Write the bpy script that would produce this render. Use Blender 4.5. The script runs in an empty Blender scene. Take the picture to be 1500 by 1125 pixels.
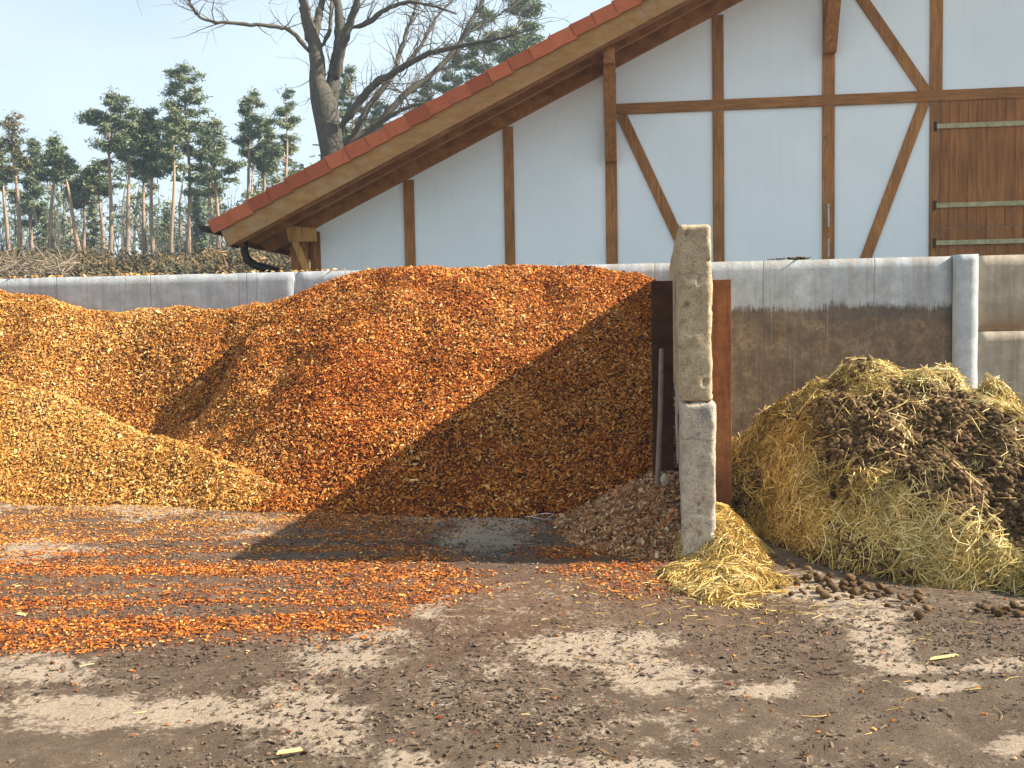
import bpy, bmesh, math, random
import numpy as np
from mathutils import Vector, Matrix

random.seed(7)
rng = np.random.default_rng(11)
scene = bpy.context.scene
COL = scene.collection
PI = math.pi

# ------------------------------------------------------------------ camera
F = 1450.0
CAM_H = 1.6
PITCH = math.radians(3.3)
ROLL = 0.0165
CAMR = Matrix.Rotation(math.radians(90) - PITCH, 3, 'X') @ Matrix.Rotation(-ROLL, 3, 'Z')
CR = np.array(CAMR)
CPOS = np.array([0, 0, CAM_H])
cam_d = bpy.data.cameras.new('camera')
cam = bpy.data.objects.new('camera', cam_d)
COL.objects.link(cam)
cam.matrix_world = Matrix.Translation((0, 0, CAM_H)) @ CAMR.to_4x4()
cam_d.sensor_width = 36
cam_d.lens = 36 * F / 1500
cam_d.clip_end = 2000
cam_d.clip_start = 0.05
scene.camera = cam


def ray(px, py):
    return CR @ np.array([(px - 750) / F, -(py - 562.5) / F, -1.0])


def at(px, py, D):
    d = ray(px, py)
    return CPOS + d * (D / d[1])


def on_plane(px, py, P, N):
    d = ray(px, py)
    return CPOS + d * (np.dot(np.asarray(P) - CPOS, N) / np.dot(d, N))


def on_ground(px, py, z=0.0):
    d = ray(px, py)
    return CPOS + d * ((z - CAM_H) / d[2])


def project(P):
    q = (np.asarray(P) - CPOS) @ CR
    w = np.maximum(-q[..., 2], 1e-3)
    return 750 + F * q[..., 0] / w, 562.5 - F * q[..., 1] / w


# ------------------------------------------------------------------ noise
def _h(ix, iy, iz, seed):
    n = (ix * 374761393 + iy * 668265263 + iz * 2147483647 + seed * 974711) & 0xFFFFFFFF
    n = ((n ^ (n >> 13)) * 1274126177) & 0xFFFFFFFF
    n = ((n ^ (n >> 15)) * 2246822519) & 0xFFFFFFFF
    return ((n ^ (n >> 16)) & 0xFFFFFF) / float(0xFFFFFF)


def vnoise(x, y, z=0.0, seed=0):
    x, y, z = np.broadcast_arrays(np.asarray(x, float), np.asarray(y, float), np.asarray(z, float))
    ix, iy, iz = (np.floor(a).astype(np.int64) for a in (x, y, z))
    fx, fy, fz = x - ix, y - iy, z - iz
    fx, fy, fz = (a * a * (3 - 2 * a) for a in (fx, fy, fz))
    out = 0
    for dx in (0, 1):
        for dy in (0, 1):
            for dz in (0, 1):
                w = (fx if dx else 1 - fx) * (fy if dy else 1 - fy) * (fz if dz else 1 - fz)
                out = out + w * _h(ix + dx, iy + dy, iz + dz, seed)
    return out * 2 - 1


def fbm(x, y, z=0.0, o=4, seed=0, gain=0.5):
    s, a = 0, 1.0
    for i in range(o):
        k = 2.03 ** i
        s = s + a * vnoise(np.asarray(x) * k, np.asarray(y) * k, np.asarray(z) * k, seed + i * 17)
        a *= gain
    return s


def smooth(a, b, x):
    t = np.clip((np.asarray(x, float) - a) / (b - a), 0, 1)
    return t * t * (3 - 2 * t)


def in_poly(px, py, poly):
    px, py = np.asarray(px), np.asarray(py)
    r = np.zeros(px.shape, bool)
    n = len(poly)
    for i in range(n):
        x1, y1 = poly[i]
        x2, y2 = poly[(i + 1) % n]
        c = ((y1 > py) != (y2 > py)) & (px < (x2 - x1) * (py - y1) / ((y2 - y1) + 1e-9) + x1)
        r ^= c
    return r


# ------------------------------------------------------------------ object helpers
LOC = {}


def tag(o, label=None, cat=None, group=None, kind=None):
    if label: o['label'] = label
    if cat: o['category'] = cat
    if group: o['group'] = group
    if kind: o['kind'] = kind
    return o


def empty(name, loc, label=None, cat=None, group=None):
    o = bpy.data.objects.new(name, None)
    COL.objects.link(o)
    o.location = Vector([float(v) for v in loc])
    o.empty_display_size = 0.2
    LOC[o.name] = np.array(loc, float)
    tag(o, label, cat, group)
    return o


def mesh_obj(name, V, faces, mat, parent=None, smooth_sh=False, attrs=None, origin=None, mats=None, midx=None):
    """V (n,3) world coords; faces: array (m,k) or list of lists."""
    V = np.asarray(V, float)
    if parent is not None:
        org = LOC[parent.name]
    elif origin is not None:
        org = np.array(origin, float)
    else:
        org = np.array([(V[:, 0].min() + V[:, 0].max()) / 2, (V[:, 1].min() + V[:, 1].max()) / 2, V[:, 2].min()])
    me = bpy.data.meshes.new(name)
    L = V - org
    if isinstance(faces, np.ndarray):
        m, k = faces.shape
        me.vertices.add(len(L))
        me.vertices.foreach_set('co', L.astype(np.float32).ravel())
        me.loops.add(m * k)
        me.loops.foreach_set('vertex_index', faces.astype(np.int32).ravel())
        me.polygons.add(m)
        me.polygons.foreach_set('loop_start', np.arange(0, m * k, k, dtype=np.int32))
        me.polygons.foreach_set('loop_total', np.full(m, k, dtype=np.int32))
        me.update(calc_edges=True)
    else:
        me.from_pydata([tuple(v) for v in L], [], [tuple(int(i) for i in f) for f in faces])
        me.update()
    me.polygons.foreach_set('use_smooth', np.full(len(me.polygons), bool(smooth_sh)))
    for k, a in (attrs or {}).items():
        at_ = me.attributes.new(k, 'FLOAT', 'POINT')
        at_.data.foreach_set('value', np.asarray(a, np.float32))
    if mats:
        for m_ in mats: me.materials.append(m_)
        me.polygons.foreach_set('material_index', np.asarray(midx, np.int32))
    else:
        me.materials.append(mat)
    o = bpy.data.objects.new(name, me)
    COL.objects.link(o)
    if parent is not None:
        o.parent = parent
        LOC[o.name] = org
        # a part of a part sits at its parent's own origin
    else:
        o.location = Vector([float(v) for v in org])
        LOC[o.name] = org
    return o


class MB:
    def __init__(s):
        s.V, s.F, s.n, s.T = [], [], 0, []

    def add(s, V, Fs, tint=0.5):
        V = np.asarray(V, float).reshape(-1, 3)
        s.V.append(V)
        s.F += [tuple(int(i) + s.n for i in f) for f in Fs]
        s.n += len(V)
        s.T.append(np.full(len(V), tint))
        return s

    def box8(s, P, tint=0.5, bevel=0.0):
        """P: 8 corners, bottom ring 0-3, top ring 4-7"""
        Fs = [(3, 2, 1, 0), (4, 5, 6, 7), (0, 1, 5, 4), (1, 2, 6, 5), (2, 3, 7, 6), (3, 0, 4, 7)]
        if bevel > 0:
            bm = bmesh.new()
            vs = [bm.verts.new(tuple(p)) for p in P]
            for f in Fs: bm.faces.new([vs[i] for i in f])
            bmesh.ops.recalc_face_normals(bm, faces=bm.faces[:])
            bmesh.ops.bevel(bm, geom=bm.edges[:], offset=bevel, segments=2, affect='EDGES', profile=0.6)
            bm.verts.index_update()
            s.add([tuple(v.co) for v in bm.verts], [[v.index for v in f.verts] for f in bm.faces], tint)
            bm.free()
        else:
            s.add(P, Fs, tint)
        return s

    def tube(s, pts, rad, n=8, cap=True, tint=0.5):
        pts = [np.asarray(p, float) for p in pts]
        if np.isscalar(rad): rad = [rad] * len(pts)
        V, Fs = [], []
        ref = np.array([0.3, 0.2, 0.93])
        for i, p in enumerate(pts):
            t = pts[min(i + 1, len(pts) - 1)] - pts[max(i - 1, 0)]
            t = t / (np.linalg.norm(t) + 1e-9)
            a = np.cross(t, ref)
            if np.linalg.norm(a) < 1e-3: a = np.cross(t, np.array([1.0, 0, 0]))
            a /= np.linalg.norm(a)
            b = np.cross(t, a)
            for k in range(n):
                th = 2 * PI * k / n
                V.append(p + rad[i] * (math.cos(th) * a + math.sin(th) * b))
        for i in range(len(pts) - 1):
            for k in range(n):
                k2 = (k + 1) % n
                Fs.append((i * n + k, i * n + k2, (i + 1) * n + k2, (i + 1) * n + k))
        if cap:
            Fs.append(tuple(range(n - 1, -1, -1)))
            Fs.append(tuple((len(pts) - 1) * n + k for k in range(n)))
        return s.add(V, Fs, tint)

    def build(s, name, mat, parent=None, smooth_sh=False, origin=None):
        V = np.concatenate(s.V)
        return mesh_obj(name, V, s.F, mat, parent, smooth_sh, {'tint': np.concatenate(s.T)}, origin)


def rounded_box(size, seg, r, amp=0.0, freq=6.0, seed=0, chip=0.0):
    """box centred on xy with its base at z=0, rounded edges and a rough surface"""
    sx, sy, sz = size
    bm = bmesh.new()
    def axis(n, L):
        return np.linspace(-L / 2, L / 2, n + 1)
    ax, ay, az = axis(seg[0], sx), axis(seg[1], sy), axis(seg[2], sz)
    quads = []
    for (A, B, fix, val, order) in ((ax, ay, 2, -sz / 2, 0), (ax, ay, 2, sz / 2, 1), (ax, az, 1, -sy / 2, 1), (ax, az, 1, sy / 2, 0),
                                    (ay, az, 0, -sx / 2, 0), (ay, az, 0, sx / 2, 1)):
        g = [[None] * len(B) for _ in A]
        for i, a in enumerate(A):
            for j, b in enumerate(B):
                p = [0, 0, 0]
                o = [k for k in range(3) if k != fix]
                p[o[0]], p[o[1]], p[fix] = a, b, val
                g[i][j] = bm.verts.new(p)
        for i in range(len(A) - 1):
            for j in range(len(B) - 1):
                q = [g[i][j], g[i + 1][j], g[i + 1][j + 1], g[i][j + 1]]
                bm.faces.new(q if order else q[::-1])
    bmesh.ops.remove_doubles(bm, verts=bm.verts[:], dist=1e-5)
    bmesh.ops.recalc_face_normals(bm, faces=bm.faces[:])
    bm.verts.index_update()
    V = np.array([v.co[:] for v in bm.verts])
    Fs = np.array([[v.index for v in f.verts] for f in bm.faces])
    bm.free()
    h = np.array([sx, sy, sz]) / 2
    # local rounding radius varies: worn edges
    rr = r * (1 + 0.9 * np.clip(fbm(V[:, 0] * 3, V[:, 1] * 3, V[:, 2] * 5, 3, seed + 5), -0.8, 1.6))[:, None]
    rr = np.minimum(rr, h.min() * 0.9)
    inner = np.clip(V, -(h - rr), (h - rr))
    d = V - inner
    ln = np.linalg.norm(d, axis=1, keepdims=True)
    nrm = d / np.maximum(ln, 1e-6)
    V2 = inner + nrm * np.minimum(ln, rr)
    if amp:
        n = fbm(V[:, 0] * freq, V[:, 1] * freq, V[:, 2] * freq, 4, seed)
        pit = np.minimum(0, fbm(V[:, 0] * freq * 3, V[:, 1] * freq * 3, V[:, 2] * freq * 3, 2, seed + 40) + 0.55) * chip
        V2 = V2 + nrm * (amp * n + pit)[:, None]
    V2[:, 2] += sz / 2
    return V2, Fs


def rot_z(V, a, loc):
    c, s_ = math.cos(a), math.sin(a)
    R = np.array([[c, -s_, 0], [s_, c, 0], [0, 0, 1]])
    return V @ R.T + np.asarray(loc, float)


def grid_faces(nx, ny, keep=None):
    i, j = np.meshgrid(np.arange(nx - 1), np.arange(ny - 1), indexing='ij')
    a = (i * ny + j)
    f = np.stack([a, a + ny, a + ny + 1, a + 1], -1).reshape(-1, 4)
    if keep is not None:
        f = f[keep[f].all(axis=1)]
    return f


def compact(V, Fs, attrs=None):
    used = np.unique(Fs)
    m = np.full(len(V), -1)
    m[used] = np.arange(len(used))
    return V[used], m[Fs], {k: a[used] for k, a in (attrs or {}).items()}


# ------------------------------------------------------------------ materials
class NT:
    def __init__(s, name):
        s.m = bpy.data.materials.new(name)
        s.m.use_nodes = True
        s.t = s.m.node_tree
        s.b = s.t.nodes['Principled BSDF']
        s._tc = None

    def nd(s, typ, ins=None, **kw):
        n = s.t.nodes.new(typ)
        for k, v in kw.items(): setattr(n, k, v)
        for k, v in (ins or {}).items(): s.put(n.inputs[k], v)
        return n

    def put(s, sock, v):
        if hasattr(v, 'is_linked') or isinstance(v, bpy.types.NodeSocket):
            s.t.links.new(v, sock)
        else:
            sock.default_value = v

    def tc(s, kind='Object'):
        if s._tc is None: s._tc = s.t.nodes.new('ShaderNodeTexCoord')
        return s._tc.outputs[kind]

    def map(s, scale=(1, 1, 1), loc=(0, 0, 0), rot=(0, 0, 0)):
        return s.nd('ShaderNodeMapping', {'Vector': s.tc(), 'Scale': scale, 'Location': loc, 'Rotation': rot}).outputs[0]

    def noise(s, scale=5, detail=4, rough=0.55, vec=None, dist=0.0):
        return s.nd('ShaderNodeTexNoise', {'Vector': vec or s.tc(), 'Scale': scale, 'Detail': detail, 'Roughness': rough, 'Distortion': dist}).outputs['Fac']

    def wave(s, scale=5, dist=2, detail=2, vec=None, dscale=1.0, direction='X'):
        return s.nd('ShaderNodeTexWave', {'Vector': vec or s.tc(), 'Scale': scale, 'Distortion': dist, 'Detail': detail, 'Detail Scale': dscale}, bands_direction=direction).outputs['Fac']

    def attr(s, name):
        return s.nd('ShaderNodeAttribute', attribute_name=name).outputs['Fac']

    def ramp(s, fac, stops, interp='LINEAR'):
        n = s.nd('ShaderNodeValToRGB', {'Fac': fac})
        cr = n.color_ramp
        cr.interpolation = interp
        while len(cr.elements) < len(stops): cr.elements.new(0.5)
        for e, (p, c) in zip(cr.elements, stops):
            e.position = p
            e.color = (c, c, c, 1) if np.isscalar(c) else (*c, 1)
        return n.outputs['Color']

    def mix(s, f, a, b, mode='MIX'):
        n = s.nd('ShaderNodeMix', data_type='RGBA', blend_type=mode)
        s.put(n.inputs[0], f)
        s.put(n.inputs[6], (*a, 1) if isinstance(a, tuple) else a)
        s.put(n.inputs[7], (*b, 1) if isinstance(b, tuple) else b)
        return n.outputs[2]

    def math(s, op, a, b=0.0, clamp=False):
        n = s.nd('ShaderNodeMath', operation=op, use_clamp=clamp)
        s.put(n.inputs[0], a)
        s.put(n.inputs[1], b)
        return n.outputs[0]

    def sep(s, vec=None):
        return s.nd('ShaderNodeSeparateXYZ', {'Vector': vec or s.tc()}).outputs

    def bump(s, h, strength=0.5, dist=0.01):
        n = s.nd('ShaderNodeBump', {'Height': h, 'Strength': strength, 'Distance': dist})
        s.put(s.b.inputs['Normal'], n.outputs[0])

    def done(s, col, rough=0.85, metal=0.0, spec=0.3):
        s.put(s.b.inputs['Base Color'], (*col, 1) if isinstance(col, tuple) else col)
        s.put(s.b.inputs['Roughness'], rough)
        s.put(s.b.inputs['Metallic'], metal)
        s.put(s.b.inputs['Specular IOR Level'], spec)
        return s.m


def m_chips():
    n = NT('wood_chips')
    t, w = n.attr('tint'), n.attr('warm')
    orange = n.ramp(t, [(0.0, (0.026, 0.005, 0.001)), (0.3, (0.15, 0.026, 0.003)), (0.6, (0.47, 0.122, 0.013)), (0.88, (0.66, 0.245, 0.038)), (1.0, (0.76, 0.45, 0.16))])
    yellow = n.ramp(t, [(0.0, (0.055, 0.018, 0.004)), (0.3, (0.25, 0.097, 0.016)), (0.6, (0.55, 0.265, 0.055)), (0.88, (0.70, 0.42, 0.12)), (1.0, (0.80, 0.60, 0.29))])
    shade_gray = n.ramp(t, [(0.0, (0.05, 0.026, 0.013)), (0.4, (0.20, 0.115, 0.060)), (0.8, (0.38, 0.245, 0.14)), (1.0, (0.58, 0.44, 0.29))])  # chip colour with shade painted in, for the small heap
    c = n.mix(n.math('MULTIPLY', w, 1.0, True), yellow, orange)
    c = n.mix(n.math('SUBTRACT', w, 1.0, True), c, shade_gray)
    g = n.noise(60, 3)
    c = n.mix(0.25, c, n.ramp(g, [(0.3, 0.35), (0.7, 1.0)]), 'MULTIPLY')
    return n.done(c, 0.8, spec=0.2)


def m_straw():
    n = NT('straw')
    t, w = n.attr('tint'), n.attr('warm')
    a = n.ramp(t, [(0.0, (0.16, 0.095, 0.022)), (0.35, (0.36, 0.265, 0.070)), (0.75, (0.63, 0.50, 0.185)), (1.0, (0.80, 0.70, 0.39))])
    b = n.ramp(t, [(0.0, (0.11, 0.055, 0.012)), (0.4, (0.33, 0.185, 0.038)), (0.8, (0.55, 0.35, 0.085)), (1.0, (0.74, 0.56, 0.22))])
    return n.done(n.mix(w, a, b), 0.6, spec=0.35)


def m_manure():
    n = NT('manure')
    t = n.attr('tint')
    c = n.ramp(t, [(0.0, (0.040, 0.020, 0.008)), (0.5, (0.135, 0.077, 0.034)), (1.0, (0.28, 0.178, 0.085))])
    g = n.noise(90, 4, 0.7)
    c = n.mix(0.6, c, n.ramp(g, [(0.3, 0.3), (0.7, 1.0)]), 'MULTIPLY')
    n.bump(g, 0.8, 0.006)
    return n.done(c, 0.9, spec=0.15)


def m_ground():
    n = NT('yard_ground')
    pa, da, ru = n.attr('patch'), n.attr('damp'), n.attr('rust')
    n1 = n.noise(1.1, 8, 0.62)
    n2 = n.noise(7, 8, 0.68)
    n3 = n.noise(36, 8, 0.75)
    n4 = n.noise(120, 5, 0.75)
    dirt = n.ramp(n2, [(0.28, (0.072, 0.048, 0.031)), (0.5, (0.145, 0.101, 0.066)), (0.72, (0.23, 0.168, 0.115))])
    dirt = n.mix(n.ramp(n3, [(0.35, 0.75), (0.62, 0.0)]), dirt, (0.075, 0.050, 0.038))
    dirt = n.mix(n.ramp(n1, [(0.4, 0.0), (0.65, 0.5)]), dirt, (0.20, 0.155, 0.11))
    dirt = n.mix(n.math('MULTIPLY', ru, 0.75), dirt, n.ramp(n3, [(0.3, (0.12, 0.045, 0.022)), (0.7, (0.26, 0.115, 0.058))]))
    conc = n.ramp(n3, [(0.3, (0.31, 0.24, 0.175)), (0.55, (0.44, 0.35, 0.26)), (0.8, (0.52, 0.43, 0.33))])
    # patch edge broken up by noise
    e = n.math('ADD', pa, n.math('MULTIPLY', n.math('SUBTRACT', n2, 0.5), 2.6))
    e = n.math('ADD', e, n.math('MULTIPLY', n.math('SUBTRACT', n3, 0.5), 2.2))
    mk = n.ramp(e, [(0.34, 0.0), (0.78, 1.0)])
    c = n.mix(n.math('MULTIPLY', mk, 0.92), dirt, conc)
    sp = n.ramp(n4, [(0.38, 0.0), (0.56, 1.0)])
    c = n.mix(0.55, c, n.mix(sp, (0.35, 0.30, 0.27), (1.0, 1.0, 1.0)), 'MULTIPLY')
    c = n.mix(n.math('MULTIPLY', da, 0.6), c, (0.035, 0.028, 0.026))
    h = n.math('ADD', n.math('MULTIPLY', n3, 1.0), n.math('MULTIPLY', n4, 0.45))
    h = n.math('SUBTRACT', h, n.math('MULTIPLY', mk, 0.35))
    n.bump(h, 0.9, 0.025)
    return n.done(c, 0.92, spec=0.2)


def m_wallconc(stained):
    n = NT('wall_concrete')
    x, y, z = n.sep()[:3]
    n1 = n.noise(1.3, 6, 0.6)
    n2 = n.noise(6, 8, 0.65)
    n3 = n.noise(55, 5, 0.7)
    st = n.noise(3.0, 5, 0.6, vec=n.map((3.2, 1, 0.22)))
    c = n.ramp(n2, [(0.3, (0.31, 0.335, 0.345)), (0.55, (0.43, 0.455, 0.465)), (0.75, (0.54, 0.56, 0.56))])
    c = n.mix(n.ramp(st, [(0.50, 0.0), (0.72, 0.5)]), c, (0.27, 0.23, 0.19))
    c = n.mix(n.ramp(n1, [(0.52, 0.0), (0.64, 0.30)]), c, (0.32, 0.34, 0.37))
    crack = n.nd('ShaderNodeTexVoronoi', {'Vector': n.mix(0.14, n.tc(), n.nd('ShaderNodeTexNoise', {'Vector': n.tc(), 'Scale': 2.5, 'Detail': 5.0}).outputs['Color']), 'Scale': 0.8}, feature='DISTANCE_TO_EDGE').outputs['Distance']
    ck = n.ramp(crack, [(0.0, 1.0), (0.009, 0.0)])
    c = n.mix(n.math('MULTIPLY', n.math('MULTIPLY', ck, 0.4), n.ramp(n1, [(0.45, 0.0), (0.6, 1.0)])), c, (0.16, 0.15, 0.15))
    sm = n.math('ABSOLUTE', n.math('SUBTRACT', n.math('FRACT', n.math('ADD', n.math('MULTIPLY', x, 0.8), 50.13)), 0.5))
    seam = n.ramp(sm, [(0.0, 1.0), (0.007, 0.0)])
    drip = n.ramp(n.noise(2.0, 4, 0.6, vec=n.map((16, 1, 0.35))), [(0.58, 0.0), (0.70, 0.55)])
    c = n.mix(drip, c, (0.25, 0.215, 0.18))
    if stained:
        zz = n.math('ADD', z, n.math('MULTIPLY', n.math('SUBTRACT', n2, 0.5), 0.16))
        zz = n.math('ADD', zz, n.math('MULTIPLY', n.math('SUBTRACT', st, 0.5), 0.14))
        zz = n.math('ADD', zz, n.math('MULTIPLY', n.math('SUBTRACT', n1, 0.5), 0.22))
        lo = n.ramp(n.math('SUBTRACT', zz, 0.9), [(0.82, 1.0), (0.94, 0.0)])
        dk = n.ramp(n.noise(3.2, 10, 0.75), [(0.34, (0.075, 0.040, 0.018)), (0.5, (0.20, 0.125, 0.062)), (0.66, (0.36, 0.255, 0.15))])
        dk = n.mix(n.ramp(st, [(0.35, 0.3), (0.6, 0.0)]), dk, (0.055, 0.038, 0.026))
        fine = n.noise(24, 8, 0.8)
        dk = n.mix(n.ramp(fine, [(0.40, 0.75), (0.52, 0.0)]), dk, (0.10, 0.062, 0.034))
        dk = n.mix(n.ramp(fine, [(0.60, 0.0), (0.72, 0.5)]), dk, (0.42, 0.33, 0.22))
        bandz = n.ramp(n.math('SUBTRACT', zz, 0.9), [(0.70, 0.0), (0.75, 1.0), (0.86, 1.0), (0.92, 0.0)])
        bandx = n.ramp(n.math('MULTIPLY', n.math('SUBTRACT', x, 2.6), 0.5), [(0.0, 0.0), (0.75, 0.5)])
        dk = n.mix(n.math('MULTIPLY', bandz, bandx), dk, (0.055, 0.050, 0.052))
        blot = n.ramp(n.noise(2.6, 8, 0.75), [(0.56, 0.0), (0.66, 0.6)])
        c = n.mix(blot, c, (0.34, 0.28, 0.22))
        dr = n.noise(2.0, 5, 0.65, vec=n.map((22, 1, 0.30)))
        dk = n.mix(n.ramp(dr, [(0.60, 0.0), (0.72, 0.65)]), dk, (0.36, 0.31, 0.25))
        dk = n.mix(n.ramp(dr, [(0.30, 0.6), (0.42, 0.0)]), dk, (0.075, 0.048, 0.03))
        zz = n.math('ADD', zz, n.math('MULTIPLY', n.math('SUBTRACT', dr, 0.5), 0.16))
        lo = n.ramp(n.math('SUBTRACT', zz, 0.9), [(0.84, 1.0), (0.91, 0.0)])
        gate = n.ramp(n.math('MULTIPLY', n.math('ADD', x, 1.9), 0.25), [(0.74, 0.0), (0.80, 1.0)])
        c = n.mix(n.math('MULTIPLY', n.math('MULTIPLY', lo, 0.93), gate), c, dk)
        top = n.ramp(n.math('ADD', n.math('SUBTRACT', z, 2.0), n.math('MULTIPLY', n.math('SUBTRACT', st, 0.5), 0.5)), [(0.22, 0.0), (0.34, 0.6)])
        c = n.mix(n.math('MULTIPLY', top, gate), c, (0.30, 0.26, 0.21))
    c = n.mix(n.math('MULTIPLY', seam, 0.55), c, (0.12, 0.105, 0.09))
    h = n.math('ADD', n.math('MULTIPLY', n3, 0.35), n2)
    h = n.math('SUBTRACT', h, n.math('MULTIPLY', seam, 0.6))
    n.bump(h, 0.55, 0.02)
    return n.done(c, 0.85, spec=0.25)


def m_tanconc():
    n = NT('tan_concrete')
    n2, n3 = n.noise(5, 8, 0.65), n.noise(60, 5, 0.7)
    st = n.noise(3, 5, 0.6, vec=n.map((3, 1, 0.25)))
    c = n.ramp(n2, [(0.3, (0.27, 0.225, 0.165)), (0.7, (0.46, 0.40, 0.31))])
    c = n.mix(n.ramp(st, [(0.5, 0.0), (0.75, 0.6)]), c, (0.16, 0.115, 0.075))
    z = n.sep()[2]
    c = n.mix(n.ramp(n.math('SUBTRACT', z, 1.3), [(0.13, 0.0), (0.2, 0.75), (0.27, 0.6), (0.5, 0.0)]), c, (0.24, 0.15, 0.075))
    n.bump(n.math('ADD', n2, n.math('MULTIPLY', n3, 0.4)), 0.5, 0.02)
    return n.done(c, 0.85)


def m_slab(upper):
    n = NT('weathered_concrete')
    n1, n2, n3 = n.noise(2.2, 6, 0.6), n.noise(11, 8, 0.68), n.noise(80, 6, 0.75)
    if upper:
        c = n.ramp(n2, [(0.28, (0.33, 0.245, 0.14)), (0.5, (0.53, 0.415, 0.26)), (0.72, (0.66, 0.54, 0.36))])
        c = n.mix(n.ramp(n1, [(0.5, 0.0), (0.68, 0.7)]), c, (0.25, 0.215, 0.15))
    else:
        c = n.ramp(n2, [(0.28, (0.36, 0.305, 0.23)), (0.5, (0.57, 0.485, 0.37)), (0.72, (0.70, 0.61, 0.48))])
        c = n.mix(n.ramp(n1, [(0.53, 0.0), (0.57, 0.8)]), c, (0.30, 0.285, 0.28))
    c = n.mix(n.ramp(n3, [(0.34, 0.85), (0.47, 0.0)]), c, (0.12, 0.10, 0.075))
    c = n.mix(n.ramp(n3, [(0.56, 0.0), (0.68, 0.5)]), c, (0.72, 0.66, 0.55))
    hz = n.sep(n.map((1, 1, 1)))[2]
    crk = n.math('ABSOLUTE', n.math('ADD', n.math('SUBTRACT', n.math('FRACT', n.math('ADD', n.math('MULTIPLY', hz, 1.05), 0.62)), 0.5), n.math('MULTIPLY', n.math('SUBTRACT', n2, 0.5), 0.10)))
    c = n.mix(n.ramp(crk, [(0.0, 0.7), (0.006, 0.0)]), c, (0.13, 0.11, 0.085))
    c = n.mix(n.ramp(n2, [(0.64, 0.0), (0.70, 0.55)]), c, (0.16, 0.145, 0.10))
    n.bump(n.math('ADD', n.math('MULTIPLY', n2, 1.3), n.math('MULTIPLY', n3, 0.8)), 0.95, 0.02)
    return n.done(c, 0.9, spec=0.2)


def m_rust():
    n = NT('rusty_steel')
    n2, n3 = n.noise(7, 8, 0.7), n.noise(70, 4, 0.7)
    st = n.noise(4, 4, 0.6, vec=n.map((6, 6, 0.4)))
    c = n.ramp(n2, [(0.3, (0.13, 0.048, 0.020)), (0.55, (0.25, 0.098, 0.036)), (0.8, (0.36, 0.17, 0.075))])
    c = n.mix(n.ramp(st, [(0.5, 0.0), (0.7, 0.6)]), c, (0.07, 0.026, 0.015))
    n.bump(n3, 0.5, 0.004)
    return n.done(c, 0.75, 0.1, 0.3)


def m_plaster():
    n = NT('white_plaster')
    n1, n2, n3 = n.noise(0.7, 5), n.noise(9, 6), n.noise(150, 3)
    c = n.ramp(n1, [(0.3, (0.76, 0.825, 0.845)), (0.7, (0.83, 0.885, 0.90))])
    c = n.mix(n.ramp(n2, [(0.55, 0.0), (0.8, 0.10)]), c, (0.60, 0.58, 0.54))
    sk = n.noise(2.0, 5, 0.6, vec=n.map((5, 5, 0.35)))
    c = n.mix(n.ramp(sk, [(0.55, 0.0), (0.75, 0.12)]), c, (0.55, 0.54, 0.51))
    n.bump(n.math('ADD', n3, n2), 0.35, 0.008)
    return n.done(c, 0.9, spec=0.15)


def m_timber(name, a, b, scale=(1, 1, 1), axis_scale=None):
    n = NT(name)
    t = n.attr('tint')
    v = n.map(axis_scale or (14, 14, 1.2))
    g = n.noise(2.2, 6, 0.65, vec=v)
    g2 = n.noise(1.2, 4, 0.6)
    kn = n.nd('ShaderNodeTexVoronoi', {'Vector': n.map((3, 3, 1.3)), 'Scale': 1.6}).outputs['Distance']
    c = n.ramp(g, [(0.36, tuple(x * 0.85 for x in a)), (0.64, tuple(x * 1.08 for x in b))])
    c = n.mix(n.ramp(g2, [(0.4, 0.0), (0.7, 0.45)]), c, tuple(x * 0.55 for x in a))
    c = n.mix(n.ramp(kn, [(0.03, 0.75), (0.09, 0.0)]), c, tuple(x * 0.3 for x in a))
    c = n.mix(0.45, c, n.ramp(t, [(0.0, 0.45), (1.0, 1.0)]), 'MULTIPLY')
    n.bump(g, 0.35, 0.004)
    return n.done(c, 0.65, spec=0.3)


def m_barge():
    n = NT('weathered_board')
    g = n.noise(2.0, 6, 0.7, vec=n.map((1.6, 1.6, 5)))
    g2 = n.noise(5, 6, 0.7)
    c = n.ramp(g, [(0.3, (0.26, 0.125, 0.036)), (0.7, (0.42, 0.225, 0.080))])
    c = n.mix(n.ramp(g2, [(0.47, 0.0), (0.68, 0.6)]), c, (0.36, 0.265, 0.165))
    n.bump(g, 0.3, 0.004)
    return n.done(c, 0.75)


def m_tile():
    n = NT('red_roof_tile')
    t = n.attr('tint')
    g = n.noise(12, 5, 0.6)
    c = n.ramp(t, [(0.0, (0.33, 0.075, 0.030)), (1.0, (0.54, 0.150, 0.060))])
    c = n.mix(n.ramp(g, [(0.45, 0.0), (0.75, 0.5)]), c, (0.22, 0.07, 0.045))
    n.bump(g, 0.2, 0.004)
    return n.done(c, 0.7)


def m_plain(name, col, rough=0.6, metal=0.0, ns=12, var=0.4):
    n = NT(name)
    g = n.noise(ns, 5, 0.65)
    c = n.ramp(g, [(0.3, tuple(x * (1 - var) for x in col)), (0.7, tuple(min(1, x * (1 + var * 0.6)) for x in col))])
    n.bump(g, 0.3, 0.004)
    return n.done(c, rough, metal)


def m_bark(name, lo, hi, zsplit=None):
    n = NT(name)
    g = n.noise(3.0, 6, 0.7, vec=n.map((6, 6, 1.2)))
    t = n.attr('tint')
    a = n.ramp(g, [(0.3, tuple(x * 0.55 for x in lo)), (0.7, lo)])
    b = n.ramp(g, [(0.3, tuple(x * 0.7 for x in hi)), (0.7, hi)])
    n.bump(g, 0.7, 0.03)
    return n.done(n.mix(t, a, b), 0.9, spec=0.1)


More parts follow.
